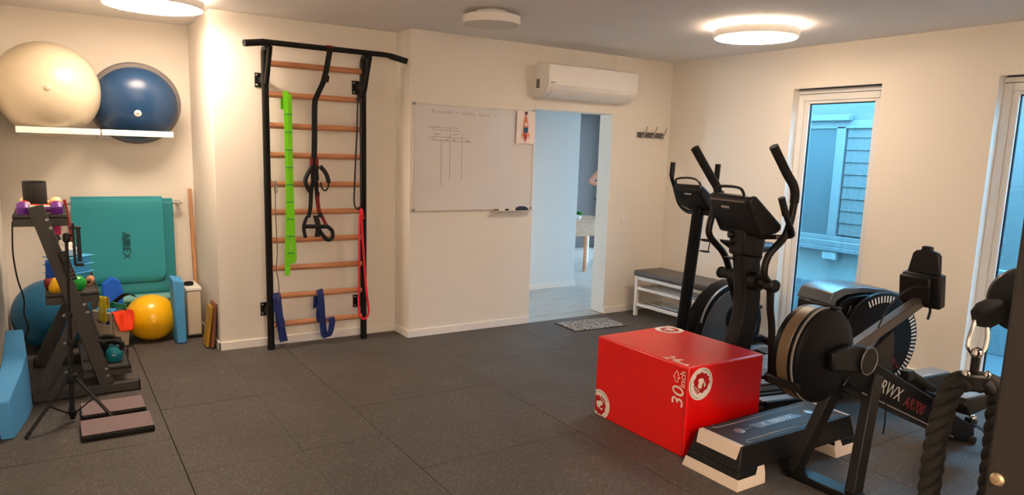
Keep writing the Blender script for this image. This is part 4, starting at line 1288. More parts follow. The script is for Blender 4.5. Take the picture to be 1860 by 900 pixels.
emblem(t, (-2.618, .408), .092, (0, Y0, 0), (1, 0, 0), (0, 0, 1), (0, -1, 0), (X0 + .008, .01), (X1 - .01, ZT - .009), math.radians(-38))
emblem(t, (-2.268, .082), .092, (X0, 0, 0), (0, 1, 0), (0, 0, 1), (-1, 0, 0), (Y0 + .01, .008), (Y1 - .008, ZT - .01), math.radians(215))
emblem(t, (-2.185, -2.300), .092, (0, 0, ZT), (1, 0, 0), (0, 1, 0), (0, 0, 1), (X0 + .01, Y0 + .01), (X1 - .008, Y1 - .008), math.radians(150))
text('lettering', '30', m_printwhite, t, (X0 - .0006, -2.912, .330), (0, .0, 1), (0, 1, 0), .118, .0005, shear=.1)
text('lettering', 'inch', m_printwhite, t, (X0 - .0006, -2.938, .435), (0, .0, 1), (0, 1, 0), .058, .0005, shear=.1)
g = G()
oy, oz, k_ = -2.893, .440, 1.0
AP = [(-.030, -.008), (-.030, .012), (-.006, .012), (-.006, .026), (.034, .002), (-.006, -.022), (-.006, -.008)]
for i in range(len(AP)):
    a, b = AP[i], AP[(i + 1) % len(AP)]
    g.beam((X0 - .0006, oy + a[1], oz + a[0]), (X0 - .0006, oy + b[1], oz + b[0]), .003, .0012, (0, 1, 0) if abs(a[1] - b[1]) < abs(a[0] - b[0]) else (0, 0, 1))
ob('arrow_outline', g, m_printwhite, t)
text('lettering', '24', m_printwhite, t, (-2.665, -2.80, ZT + .0006), (0, -1, 0), (1, 0, 0), .105, .0005, shear=.1)
text('lettering', 'inch', m_printwhite, t, (-2.685, -2.895, ZT + .0006), (0, -1, 0), (1, 0, 0), .055, .0005, shear=.1)

# ------------------------------------------------------------------ aerobic step
t = thing('aerobic_step', 'black aerobic step with cream feet in front of the red box', 'step', (-2.26, -3.20, 0))
ex0, ex1, ey0, ey1 = -2.780, -1.745, -3.398, -3.030
tx0, tx1, ty0, ty1 = -2.705, -1.772, -3.345, -3.060
def zl(z):
    k = z / .2
    return (ex0 + (tx0 - ex0) * k, ex1 + (tx1 - ex1) * k, ey0 + (ty0 - ey0) * k, ey1 + (ty1 - ey1) * k)
g = G()
for (u0, u1, z0, z1) in ((0, 1, .085, .2), (0, .2, .05, .085), (.8, 1, .05, .085)):
    A, B = zl(z0), zl(z1)
    L = lambda q, u: q[0] + (q[1] - q[0]) * u
    g.hexa([(L(A, u0), A[2], z0), (L(A, u1), A[2], z0), (L(A, u1), A[3], z0), (L(A, u0), A[3], z0), (L(B, u0), B[2], z1), (L(B, u1), B[2], z1), (L(B, u1), B[3], z1), (L(B, u0), B[3], z1)])
ob('body', g, m_black, t, bev=.004, seg=2)
for (u0, u1) in ((0, .205), (.795, 1)):
    g = G()
    A, B = zl(0), zl(.052)
    q = .0015
    g.hexa([(L(A, u0) - q, A[2] - q, 0), (L(A, u1) + q, A[2] - q, 0), (L(A, u1) + q, A[3] + q, 0), (L(A, u0) - q, A[3] + q, 0), (L(B, u0) - q, B[2] - q, .052), (L(B, u1), B[2] - q, .052), (L(B, u1), B[3] + q, .052), (L(B, u0) - q, B[3] + q, .052)])
    um = (u1 - .075, u1) if u0 == 0 else (u0, u0 + .075)
    A, B = zl(.052), zl(.088)
    g.hexa([(L(A, um[0]), A[2] - q, .052), (L(A, um[1]), A[2] - q, .052), (L(A, um[1]), A[3] + q, .052), (L(A, um[0]), A[3] + q, .052), (L(B, um[0] + .015), B[2] - q, .088), (L(B, um[1] - .01), B[2] - q, .088), (L(B, um[1] - .01), B[3] + q, .088), (L(B, um[0] + .015), B[3] + q, .088)])
    ob('foot', g, M('cream_rubber', (.86, .80, .74), .55) if u0 == 0 else bpy.data.materials['cream_rubber'], t, bev=.003)
mc = bpy.data.materials['cream_rubber']
A, B = zl(.135), zl(.2)
for s, (xa, xb, xt) in ((-1, (A[0], B[0], tx0 + .012)), (1, (A[1], B[1], tx1 - .012))):
    q = .0035 * s
    ob('end_strip', G().hexa([(xa + q, A[2] + .025, .135), (xa + q, A[3] - .025, .135), (xa - q, A[3] - .025, .135), (xa - q, A[2] + .025, .135), (xb + q, B[2] + .006, .2015), (xb + q, B[3] - .006, .2015), (xb - q * 7, B[3] - .006, .203), (xb - q * 7, B[2] + .006, .203)]), mc, t, bev=.002)
m_deck = M_stripe('ribbed_grey_rubber', (.17, .18, .20), (.20, .21, .225), 24, 1, .55, .2)
ob('deck', G().box(tx0 + .03, tx1 - .03, ty0 + .010, ty1 - .010, .2005, .2025), m_deck, t, bev=.001)
for (yy, s) in ((-3.300, -1), (-3.108, 1)):
    pts = [(tx0 + .09, yy + s * .03), (tx0 + .075, yy + s * .012), (tx0 + .09, yy), (tx1 - .10, yy), (tx1 - .085, yy + s * .012), (tx1 - .10, yy + s * .03)]
    ob('groove_line', G().tube([(a, b, .2032) for a, b in pts], .0018, 6), m_greyprint, t)
ob('groove_line', G().tube([(-2.50, -3.196, .2032), (-2.45, -3.196, .2032)], .0014, 6), m_greyprint, t)
ob('groove_line', G().tube([(-2.03, -3.196, .2032), (-1.98, -3.196, .2032)], .0014, 6), m_greyprint, t)
for xx in (-2.542, -1.946):
    ob('silver_disc', G().lathe([(.030, .2025), (.030, .2045), (.024, .206), (0, .206)], (xx, -3.196, 0), seg=28), m_silver, t)
ob('name_plate', G().prism([(-2.445, -3.165), (-2.40, -3.225), (-2.035, -3.225), (-2.075, -3.165)], 'z', .2025, .2038), M('grey_plate', (.45, .47, .50), .35, .3), t)
text('lettering', 'X  TEROVA', m_printwhite, t, (-2.235, -3.196, .2042), (1, 0, 0), (0, 1, 0), .052, .0004, shear=.2)

# ------------------------------------------------------------------ exercise bike
BY = -1.55
t = thing('exercise_bike', 'black exercise bike standing between the bench and the elliptical trainer', 'exercise bike', (-.8, BY, 0))
hp = [(-1.20, .05), (-1.19, .20), (-1.13, .36), (-1.03, .49), (-.90, .575), (-.75, .612), (-.60, .585), (-.47, .50), (-.38, .38), (-.345, .24), (-.36, .12), (-.42, .05)]
ob('housing', G().prism(hp, 'y', BY - .075, BY + .075), m_blackgloss, t, bev=.022, seg=4)
ip = [(-.76 + (x + .76) * .82, .30 + (z - .30) * .80) for x, z in hp]
ob('side_cover', G().prism(ip, 'y', BY - .086, BY - .074), M('charcoal_cover', (.20, .21, .22), .3, coat=.2), t, bev=.006)
ob('chrome_arc', G().tube([(x, BY - .084, z) for x, z in arc(-.76, .22, .385, 168, 70, 20, .375)], .008, 8), m_silver, t)
ob('crank_disc', G().lathe([(.11, 0), (.11, .01), (.10, .014), (0, .016)], (-.72, BY - .087, .30), (0, -1, 0), 32), m_blackgloss, t)
for s, a in ((-1, 40), (1, 220)):
    c = ob('crank', G().beam((-.72, BY + s * .11, .30), (-.72 + .16 * math.cos(math.radians(a)), BY + s * .115, .30 + .16 * math.sin(math.radians(a))), .018, .03), m_blackmetal, t, bev=.004)
    px, pz = -.72 + .16 * math.cos(math.radians(a)), .30 + .16 * math.sin(math.radians(a))
    ob('pedal', G().box(px - .05, px + .05, min(BY + s * .13, BY + s * .22), max(BY + s * .13, BY + s * .22), pz - .014, pz + .014), m_black, c, bev=.006)
ob('base_beam', G().beam((-1.30, BY, .055), (-.25, BY, .055), .07, .05), m_blackmetal, t, bev=.006)
for xx, hw in ((-1.32, .26), (-.24, .24)):
    f = ob('stabilizer', G().cyl((xx, BY - hw, .037), (xx, BY + hw, .037), .03, seg=16), m_blackmetal, t)
    for s in (-1, 1):
        ob('end_cap', G().cyl((xx, BY + s * hw, .037), (xx, BY + s * (hw + .03), .037), .034, seg=16), m_black, f)
ob('mast', G().tube(sm([(-1.28, BY, .06), (-1.262, BY, .28), (-1.215, BY, .75), (-1.172, BY, 1.20), (-1.165, BY, 1.27)], 5), .048, 18), m_blackgloss, t)
ob('console', G().prism([(-1.33, 1.40), (-1.30, 1.425), (-1.06, 1.265), (-1.05, 1.235), (-1.12, 1.20), (-1.24, 1.25), (-1.33, 1.36)], 'y', BY - .145, BY + .145), m_black, t, bev=.018, seg=3)
ob('screen', G().obox((-1.175, BY, 1.353), (.17, .20, .004), Matrix.Rotation(math.radians(33.7), 3, 'Y')), M('lcd', (.30, .36, .32), .2), t)
ob('badge', G().obox((-1.326, BY - .02, 1.345), (.003, .07, .012), Matrix.Rotation(-.2, 3, 'Y')), m_greyprint, t)
ob('book_rest', G().tube(sm([(-1.30, BY + .13, 1.41), (-1.315, BY + .12, 1.455), (-1.31, BY, 1.47), (-1.315, BY - .10, 1.455), (-1.30, BY - .13, 1.41)], 6), .008, 8), m_black, t)
for s in (1, -1):
    hb = ob('handlebar', G().tube(sm([(-1.17, BY + s * .03, 1.20), (-1.14, BY + s * .14, 1.19), (-1.16, BY + s * .22, 1.25), (-1.22, BY + s * .235, 1.40), (-1.255, BY + s * .235, 1.475), (-1.248, BY + s * .235, 1.58)], 6), .017, 12), m_black, t)
    ob('grip', G().cyl((-1.2485, BY + s * .235, 1.585), (-1.254, BY + s * .235, 1.47), .021, seg=14), m_grip, hb)
ob('bottle_cage', G().tube(sm([(-1.17, BY - .05, .98), (-1.15, BY - .11, .985), (-1.11, BY - .11, .975), (-1.11, BY - .05, .965)], 5, True), .006, 8, closed=True).tube(sm([(-1.175, BY - .05, .89), (-1.155, BY - .10, .885), (-1.12, BY - .10, .885), (-1.12, BY - .05, .885)], 5, True), .006, 8, closed=True)
   .tube([(-1.13, BY - .11, .98), (-1.135, BY - .10, .885)], .005, 6), m_black, t)
ob('seat_post', G().tube([(-.58, BY, .50), (-.36, BY, .80)], .028, 14), m_blackmetal, t)
g = G()
g.ball((-.33, BY, .86), 1, (.155, .12, .045), 28, 16)
for v in g.bm.verts:
    k = (v.co.x + .485) / .31
    v.co.y = BY + (v.co.y - BY) * (.35 + .8 * k)
    v.co.z += .035 * (1 - k) * (k - .2) + .02 * k
ob('saddle', g, M('saddle_blue_black', (.14, .18, .24), .45), t)

# ------------------------------------------------------------------ elliptical trainer (own axes: x towards its rear)
t = thing('elliptical_trainer', 'black elliptical trainer with tall moving arms behind the red box', 'elliptical', (-1.75, -2.545, 0), rz=math.radians(-12), local=True)
ob('front_stabilizer', G().cyl((-.20, -.27, .04), (-.20, .27, .04), .036, seg=16), m_blackmetal, t)
ob('base_beam', G().box(-.24, 1.24, -.045, .045, .03, .095), m_blackmetal, t, bev=.008)
ob('rear_stabilizer', G().cyl((1.22, -.26, .036), (1.22, .26, .036), .034, seg=16), m_blackmetal, t)
for s in (-1, 1):
    ob('side_rail', G().box(.02, .66, s * .235 - .016, s * .235 + .016, .06, .10), m_blackmetal, t, bev=.005)
    ob('roller_track', G().box(.05, .66, s * .155 - .05, s * .155 + .05, .064, .082), m_silver, t, bev=.004)
    ob('side_rail', G().box(.02, .66, s * .08 - .016, s * .08 + .016, .06, .092), m_black, t, bev=.005)
mp = [(-.155, .08), (.02, .08), (.012, .30), (.040, .46), (.068, .60), (.074, .74), (.058, .90), (.042, 1.02), (.030, 1.20), (-.12, 1.20), (-.112, 1.06), (-.092, .92), (-.072, .78), (-.068, .64), (-.098, .50), (-.148, .34)]
ob('mast', G().prism(mp, 'y', -.058, .058), m_black, t, bev=.022, seg=4, smooth=50)
ob('pivot_housing', G().lathe([(.05, -.13), (.058, -.12), (.058, .12), (.05, .13)], (-.012, 0, .858), (0, 1, 0), 28), m_black, t)
ob('crossbar', G().cyl((-.012, -.25, .858), (-.012, .25, .858), .034, seg=20), m_blackmetal, t)
for s in (-1, 1):
    ob('pivot_cap', G().lathe([(.030, 0), (.040, .004), (.040, .016), (.03, .024), (0, .026)], (-.012, s * .251, .858), (0, s, 0), 22), m_black, t)
ob('name_tag', G().box(-.073, -.069, -.015, .035, .852, .868), m_greyprint, t)
LH = [(-.318, 1.689), (-.246, 1.595), (-.169, 1.497), (-.118, 1.429), (-.118, 1.352), (-.158, 1.191), (-.147, 1.109), (-.035, 1.003), (.02, .905), (.045, .803), (.11, .646), (.165, .466), (.21, .27)]
RH = [(-.092, 1.708), (.025, 1.55), (.095, 1.458), (.100, 1.343), (.06, 1.173), (-.055, 1.049), (-.078, .933), (-.027, .855), (-.005, .70), (.021, .572), (.049, .26)]
for s, HP in ((1, LH), (-1, RH)):
    n0 = 4 if s > 0 else 3
    P = sm([(a, s * .235, z) for a, z in HP], 5)
    arm = ob('moving_arm', G().tube(P, .0225, 14), m_blackmetal, t)
    ob('grip', G().tube(P[:n0 * 5], [.0275] * (n0 * 5), 16), m_grip, arm)
    ob('clamp', G().lathe([(.03, -.03), (.036, -.02), (.036, .02), (.03, .03)], (P[5 * (7 if s < 0 else 8)].x, s * .235, .858), (.1, 0, 1), 18), m_black, arm)
    bx, bz = HP[-1]
    lk = ob('pedal_link', G().beam((bx - .02, s * .235, bz), (.93, s * .205, .40 - s * .09), .035, .045), m_blackmetal, t, bev=.006)
    ob('pivot_cap', G().lathe([(.03, -.03), (.038, -.02), (.038, .02), (.03, .03)], (bx, s * .235, bz), (0, 1, 0), 20), m_black, lk)
    ob('pedal', G().prism([(.30, .30), (.33, .285), (.62, .30), (.66, .345), (.62, .32), (.34, .305)], 'y', s * .16 - .07, s * .16 + .07), m_black, lk, bev=.006)
ob('console', G().prism([(-.215, 1.385), (-.185, 1.412), (-.15, 1.405), (.055, 1.232), (.062, 1.20), (.02, 1.175), (-.10, 1.15), (-.13, 1.20), (-.20, 1.33)], 'y', -.205, .205), m_black, t, bev=.02, seg=3)
ob('screen', G().obox((-.055, 0, 1.327), (.20, .26, .004), Matrix.Rotation(math.radians(40), 3, 'Y')), bpy.data.materials['lcd'], t)
ob('visor_line', G().beam((-.218, .17, 1.368), (-.218, -.17, 1.368), .01, .004, (0, 0, 1)), m_bosurim, t)
ob('badge', G().obox((-.203, .03, 1.325), (.003, .075, .014), Matrix.Rotation(-.35, 3, 'Y')), m_greyprint, t)
ob('book_rest', G().tube(sm([(-.18, .15, 1.40), (-.195, .13, 1.445), (-.19, 0, 1.455), (-.195, -.10, 1.445), (-.18, -.12, 1.40)], 6), .009, 8), m_black, t)
ob('neck', G().prism([(-.12, 1.02), (.04, 1.0), (.06, 1.19), (-.12, 1.30)], 'y', -.075, .075), m_black, t, bev=.015)
for s in (-1, 1):
    sh = ob('fixed_handlebar', G().tube(sm([(-.02, s * .05, 1.14), (.05, s * .14, 1.150), (.10, s * .23, 1.165), (.06, s * .285, 1.20), (-.002, s * .29, 1.30), (-.045, s * .29, 1.40)], 6), .017, 12), m_black, t)
    ob('pulse_pad', G().tube([(.062, s * .16, 1.153), (.092, s * .215, 1.162)], .0195, 12), m_silver, sh)
    ob('grip', G().tube([(-.002, s * .29, 1.30), (-.047, s * .29, 1.405)], .021, 14), m_grip, sh)
ob('bottle_tray', G().hexa([(-.14, .02, 1.085), (-.05, .02, 1.03), (-.05, .13, 1.03), (-.14, .13, 1.085), (-.15, .015, 1.105), (-.04, .015, 1.095), (-.04, .135, 1.095), (-.15, .135, 1.105)]), m_black, t, bev=.004)
ob('tension_knob', G().lathe([(.018, 0), (.024, .008), (.022, .03), (0, .034)], (-.11, .05, 1.145), (-1, .3, 0), 16), m_black, t)
ob('bottle_tray', G().hexa([(-.12, .02, .985), (-.06, .02, .97), (-.06, .11, .97), (-.12, .11, .985), (-.13, .015, .995), (-.05, .015, .99), (-.05, .115, .99), (-.13, .115, .995)]), m_black, t, bev=.003)
# rear drive housing with round crank covers
ob('drive_housing', G().prism([(.60, .30), (.62, .66), (.80, .70), (1.06, .69), (1.22, .62), (1.30, .42), (1.26, .16), (1.10, .07), (.78, .07), (.66, .14)], 'y', -.15, .15), m_black, t, bev=.02, seg=3)
ob('top_cover', G().prism([(.565, .690), (.60, .762), (.70, .792), (.86, .797), (1.06, .775), (1.27, .722), (1.28, .700), (1.06, .738), (.86, .752), (.72, .742), (.64, .705), (.63, .66)], 'y', -.13, .165), m_silvertop, t, bev=.014, seg=3)
ob('cover_skirt', G().prism([(.635, .655), (.645, .70), (.72, .738), (.86, .748), (1.06, .734), (1.25, .70), (1.2, .60), (.66, .56)], 'y', -.16, .16), m_blackgloss, t, bev=.01)
ob('side_lever', G().prism([(.545, .60), (.55, .685), (.60, .70), (.61, .62)], 'y', .02, .13), m_black, t, bev=.008)
for k in range(5):
    ob('vent_fin', G().beam((.70 + k * .035, -.166, .58), (.73 + k * .035, -.166, .68), .01, .006), m_bosurim, t)
DC = (.975, .415)
for s in (-1, 1):
    dsk = ob('crank_cover', G().lathe([(.345, -.02), (.35, -.012), (.35, .008), (.34, .016), (.28, .020), (0, .022)], (DC[0], s * .195, DC[1]), (0, s, 0), 64), m_blackgloss, t)
    if s < 0:
        tk = None
        ang = [a for a in range(-62, 44, 5)] + [a for a in range(76, 118, 5)]
        for a in ang:
            ca_, sa_ = math.cos(math.radians(a)), math.sin(math.radians(a))
            p0 = (DC[0] + .285 * ca_, -.2165, DC[1] + .285 * sa_)
            p1 = (DC[0] + .330 * ca_, -.2145, DC[1] + .330 * sa_)
            ob('tick_mark', G().beam(p0, p1, .002, .011, (0, 1, 0)), m_printwhite, dsk)
        ob('cover_sector', G().prism([(DC[0] + x, DC[1] + z) for x, z in ((-.02, .06), (.155, -.235), (.11, -.25), (-.12, -.24), (-.24, -.05), (-.16, .10))], 'y', -.224, -.214), m_black, dsk, bev=.003)
        text('lettering', 'FINNFIT', M('dark_red_print', (.55, .08, .14), .5), dsk, (DC[0] + .115, -.2185, DC[1] - .105), (.50, 0, -.86), (.86, 0, .50), .062, .0006)

# ------------------------------------------------------------------ rowing machine
RYc = -3.58
t = thing('rowing_machine', 'black air rowing machine with big round flywheel in front of the windows', 'rowing machine', (-2.1, RYc, 0))
fc = (-2.565, .735)
o = (fc[0], RYc + .075, fc[1])
ob('flywheel_cage', G().lathe([(.10, 0), (.195, .004), (.222, .022), (.226, .05), (.226, .13), (.220, .148), (.205, .158), (.16, .166), (.11, .170), (0, .171)], o, (0, -1, 0), 64), m_blackgloss, t)
ob('perforated_band', G().lathe([(.2255, .052), (.2275, .054), (.2275, .106), (.2255, .108)], o, (0, -1, 0), 64), m_tan, t)
ob('rim_bead', G().lathe([(.224, .124), (.229, .127), (.229, .133), (.224, .136)], o, (0, -1, 0), 64), m_bosurim, t)
for a in (78, 212, 320):
    ca_, sa_ = math.cos(math.radians(a)), math.sin(math.radians(a))
    ob('rim_clip', G().obox((fc[0] + .229 * ca_, RYc - .005, fc[1] + .229 * sa_), (.016, .165, .055), Matrix.Rotation(-math.radians(a), 3, 'Y')), m_black, t, bev=.005)
ob('hub_arm', G().prism([(-2.60, .765), (-2.585, .68), (-2.30, .63), (-2.25, .67), (-2.30, .76), (-2.42, .785)], 'y', RYc - .135, RYc - .095), m_black, t, bev=.01)
bp = [(-2.44, .80), (-2.30, .728), (-1.95, .562), (-1.56, .380), (-1.43, .305), (-1.0, .10), (-.975, .035), (-1.06, .015), (-1.20, .055), (-1.60, .222), (-2.05, .418), (-2.33, .545), (-2.46, .62)]
mb = ob('main_beam', G().prism(bp, 'y', RYc - .085, RYc + .075), m_blackgloss, t, bev=.012, seg=3)
ob('hub_cap', G().lathe([(.066, 0), (.066, .012), (.058, .018), (0, .019)], (-2.325, RYc - .134, .698), (0, -1, 0), 32), m_black, t)
ob('hub_ring', G().lathe([(.066, .013), (.069, .016), (.066, .019), (.063, .016), (.066, .013)], (-2.325, RYc - .134, .698), (0, -1, 0), 32), m_bosurim, t)
tx = (.918, 0, -.396)
text('lettering', 'RWX', m_greyprint, mb, (-1.985, RYc - .0858, .478), tx, (.396, 0, .918), .098, .0006, shear=.25)
text('lettering', 'AR700', M('deep_red_print', (.42, .05, .07), .5), mb, (-1.735, RYc - .0858, .352), tx, (.396, 0, .918), .085, .0006, shear=.25)
ob('beam_trim', G().beam((-2.25, RYc - .087, .512), (-1.25, RYc - .087, .083), .002, .008), m_bosurim, mb)
# A-frame front legs
ob('leg', G().beam((-2.17, RYc + .06, .60), (-2.375, -3.425, .03), .05, .085, (.0, 1, 0)), m_blackmetal, t, bev=.006)
ob('leg', G().beam((-2.12, RYc - .07, .58), (-2.345, -3.735, .03), .05, .085, (.0, 1, 0)), m_blackmetal, t, bev=.006)
ob('front_foot', G().box(-2.41, -2.305, -3.775, -3.405, .012, .045), m_blackmetal, t, bev=.006)
for yy in (-3.775, -3.41):
    ob('rubber_foot', G().box(-2.40, -2.315, yy, yy + .04, 0, .0125), m_grip, t, bev=.003)
ob('rear_foot', G().cyl((-1.03, RYc - .11, .022), (-1.03, RYc + .10, .022), .022, seg=14), m_grip, t)
# monitor on its arm
ob('monitor_arm', G().beam((-2.30, RYc + .0, .69), (-1.62, RYc, .905), .05, .055), m_armgrey, t, bev=.006)
ob('arm_bracket', G().prism([(-2.15, .66), (-1.92, .775), (-1.90, .74), (-1.88, .545), (-1.98, .585)], 'y', RYc - .03, RYc + .03), m_black, t, bev=.006)
mo = ob('monitor', G().obox((-1.625, RYc - .005, .965), (.062, .205, .185), Matrix.Rotation(math.radians(-10), 3, 'Y')), m_black, t, bev=.012, seg=3)
ob('monitor_back', G().obox((-1.662, RYc + .018, .965), (.03, .165, .15), Matrix.Rotation(math.radians(-10), 3, 'Y')), m_black, mo, bev=.01)
ob('phone_holder', G().prism([(RYc - .082, 1.045), (RYc + .086, 1.045), (RYc + .066, 1.155), (RYc + .05, 1.172), (RYc + .026, 1.176), (RYc + .022, 1.198), (RYc - .024, 1.198), (RYc - .028, 1.176), (RYc - .058, 1.170), (RYc - .072, 1.15)], 'x', -1.64, -1.605), m_black, mo, bev=.006)
ob('monitor_cable', G().tube(sm([(-1.60, RYc - .03, .88), (-1.585, RYc - .035, .85), (-1.59, RYc - .03, .80)], 5), .007, 8), m_black, mo)
ob('cable', G().tube(sm([(-1.72, RYc - .09, .99), (-1.80, RYc - .05, 1.0), (-1.90, RYc - .04, .97), (-2.0, RYc - .03, .90), (-2.05, RYc - .02, .80)], 6), .004, 8), m_black, t)
# foot plates, handle, straps
for s, cx, cz in ((1, -1.10, .340), (-1, -1.30, .345)):
    yy = RYc + s * .165
    fp = ob('foot_plate', G().prism([(cx - .19, cz + .01), (cx - .16, cz + .045), (cx + .14, cz + .03), (cx + .19, cz + .0), (cx + .14, cz - .05), (cx - .12, cz - .06)], 'y', yy - .065, yy + .065), m_black, t, bev=.012, seg=3)
    ob('foot_pad', G().prism([(cx - .165, cz + .044), (cx - .15, cz + .052), (cx + .135, cz + .038), (cx + .16, cz + .022)], 'y', yy - .055, yy + .055), m_silver, fp, bev=.004)
ob('foot_axle', G().beam((-1.23, RYc + .16, .27), (-1.23, RYc - .16, .27), .05, .03, (0, 0, 1)), m_blackmetal, t)
h = ob('handle', G().tube([(-1.74, RYc - .045, .525), (-1.46, RYc - .045, .392)], .021, 14), m_grip, t)
ob('handle_hook', G().box(-1.79, -1.73, RYc - .07, RYc - .02, .49, .545), m_black, h, bev=.006)
ob('tail_latch', G().obox((-1.0, RYc - .06, .115), (.07, .05, .05), Matrix.Rotation(.4, 3, 'Y')), m_black, t, bev=.008)
ob('tail_knob', G().ball((-1.06, RYc - .095, .165), .022), m_chrome, t)
ob('tail_strap', G().strip(sm([(-1.06, RYc - .10, .13), (-1.08, RYc - .17, .11), (-1.12, RYc - .20, .05), (-1.15, RYc - .215, .008)], 5), (.03, .01, 0), .005), m_web, t)
ob('loose_cable', G().tube(sm([(-2.02, RYc - .09, .42), (-2.035, RYc - .10, .36), (-2.03, RYc - .10, .31), (-2.035, RYc - .10, .26)], 5), .004, 6), m_black, t)

# ------------------------------------------------------------------ cable machine post and rope close to the camera
t = thing('cable_machine', 'dark brown steel post with pulley at the right edge, nearest the camera', 'cable machine', (-4.39, -5.17, 0))
ob('post', G().box(-4.462, -4.335, -5.235, -5.108, 0.012, 2.25), m_post, t, bev=.004, seg=3)
ob('base_plate', G().box(-4.50, -4.29, -5.28, -5.06, 0, .012), m_post, t, bev=.003)
ob('bolt', G().lathe([(.0095, 0), (.0095, .003), (.0065, .006), (.003, .0065), (.003, .004), (0, .004)], (-4.462, -5.1235, 1.197), (-1, 0, 0), 14), M('zinc_bolt', (.74, .66, .55), .35, .9), t)
pc = Vector((-4.254, -5.048, 1.416))
ob('pulley_cover', G().lathe([(.0, -.014), (.046, -.014), (.052, -.009), (.053, 0), (.052, .009), (.046, .014), (0, .014)], pc, (.85, .50, 0), 48), m_black, t)
ob('pulley_arm', G().beam((-4.36, -5.11, 1.43), (-4.254, -5.07, 1.416), .04, .04, (0, 0, 1)), m_post, t, bev=.004)
ob('cable_stopper', G().lathe([(.008, -.022), (.019, -.012), (.022, .002), (.018, .016), (.008, .028)], (-4.302, -5.016, 1.392), (.32, -.14, .30), 20), m_grip, t)
t = thing('triceps_rope', 'thick black twisted rope attachment hanging from a chrome snap hook', 'rope', (-4.33, -5.02, 1.29))
bc = Vector((-4.327, -5.019, 1.29))
side = Vector((.80, -.57, 0)).normalized()
fr = Vector((-.57, -.80, 0)).normalized()
ob('snap_hook', G().tube(sm([(-4.316, -5.010, 1.388), (-4.322, -5.007, 1.372), (-4.333, -5.008, 1.352), (-4.334, -5.010, 1.339), (-4.324, -5.016, 1.329), (-4.312, -5.022, 1.334), (-4.307, -5.023, 1.350), (-4.306, -5.021, 1.370), (-4.308, -5.017, 1.386)], 6, True), .0034, 10, closed=True), m_chrome, t)
ob('eye_stem', G().tube([bc + Vector((.003, .001, .042)), bc + Vector((.001, 0, .012))], .0065, 14), m_blackmetal, t)
ob('eye_bolt', G().ball(bc + Vector((.003, .001, .042)), .0095, (1, 1, 1), 16, 10), m_chrome, t)
m3 = Matrix((side, fr, Vector((0, 0, 1)))).transposed()
ob('yoke', G().obox(bc + Vector((0, 0, -.004)), (.050, .026, .030), m3), m_blackmetal, t, bev=.006)
for s in (-1, 1):
    ob('yoke_bolt', G().ball(bc + side * s * .016 + Vector((0, 0, .010)) + fr * .008, .0065, (1, 1, 1), 14, 8), m_chrome, t)


def twisted(path, R, r, pitch, n=3):
    P = sm(path, 14)
    g = G()
    T = [(P[min(i + 1, len(P) - 1)] - P[max(i - 1, 0)]).normalized() for i in range(len(P))]
    nrm = T[0].orthogonal().normalized()
    L, fr_ = 0, []
    for i, p in enumerate(P):
        if i:
            L += (P[i] - P[i - 1]).length
        nrm = (nrm - T[i] * nrm.dot(T[i])).normalized()
        fr_.append((p, nrm.copy(), T[i].cross(nrm), L))
    out = []
    for k in range(n):
        g = G()
        g.tube([p + R * (math.cos(2 * PI * (l / pitch + k / n)) * a + math.sin(2 * PI * (l / pitch + k / n)) * b) for p, a, b, l in fr_], r, 12)
        out.append(g)
    return out


ropeL = [bc + side * -.014 + Vector((0, 0, -.006)), (-4.352, -5.005, 1.281), (-4.364, -5.002, 1.258), (-4.372, -5.002, 1.23), (-4.384, -5.003, 1.19), (-4.396, -5.008, 1.10), (-4.402, -5.012, 1.0), (-4.404, -5.014, .86)]
ropeR = [bc + side * .014 + Vector((0, 0, -.006)), (-4.302, -5.038, 1.281), (-4.293, -5.044, 1.262), (-4.291, -5.046, 1.23), (-4.296, -5.050, 1.17), (-4.306, -5.056, 1.10), (-4.312, -5.061, 1.0), (-4.316, -5.064, .86)]
for path in (ropeL, ropeR):
    for g in twisted(path, .0078, .0094, .066):
        ob('rope_strand', g, m_rope, t)
    p = Vector(path[-1])
    ob('rubber_end', G().lathe([(.018, .02), (.022, .01), (.026, -.03), (.021, -.045), (0, -.047)], p, (0, 0, 1), 22), m_black, t)

# ------------------------------------------------------------------ through the doorway: desk, plant, person
t = thing('desk', 'ash wood desk with pale legs seen through the doorway', 'desk', (.85, 2.55, -.002))
ob('top', G().box(.30, 1.30, 2.20, 2.85, .70, .725), m_deskwood, t, bev=.003)
ob('apron', G().box(.32, 1.28, 2.215, 2.24, .50, .70), m_deskwood, t, bev=.002)
for (a, b, c, d) in ((.36, .33, 2.26, 2.23), (.775, .745, 2.26, 2.23), (.36, .33, 2.80, 2.83), (1.24, 1.27, 2.80, 2.83)):
    ob('leg', G().beam((a, c, .70), (b, d, -.002), .04, .035), m_beech if a == .775 else m_white, t, bev=.004)
t = thing('potted_plant', 'small green plant in a white pot on the desk beyond the doorway', 'plant', (.675, 2.32, .725))
ob('pot', G().lathe([(0, 0), (.030, 0), (.042, .07), (.038, .07), (.034, .06), (0, .058)], (.675, 2.32, .725), seg=24), m_white, t)
g = G()
random.seed(11)
for k in range(90):
    a, e_ = random.uniform(0, 2 * PI), random.uniform(.1, 1.45)
    d = Vector((math.cos(a) * math.cos(e_), math.sin(a) * math.cos(e_), math.sin(e_)))
    l = random.uniform(.05, .085)
    b = Vector((.675, 2.32, .785))
    sd = d.orthogonal().normalized() * .012
    up_ = d.cross(sd).normalized() * .004
    v = [g.bm.verts.new(q) for q in (b + d * .015, b + d * l * .6 + sd + up_, b + d * l, b + d * l * .6 - sd + up_)]
    g.face(v)
ob('foliage', g, m_leaf, t, kind='stuff')

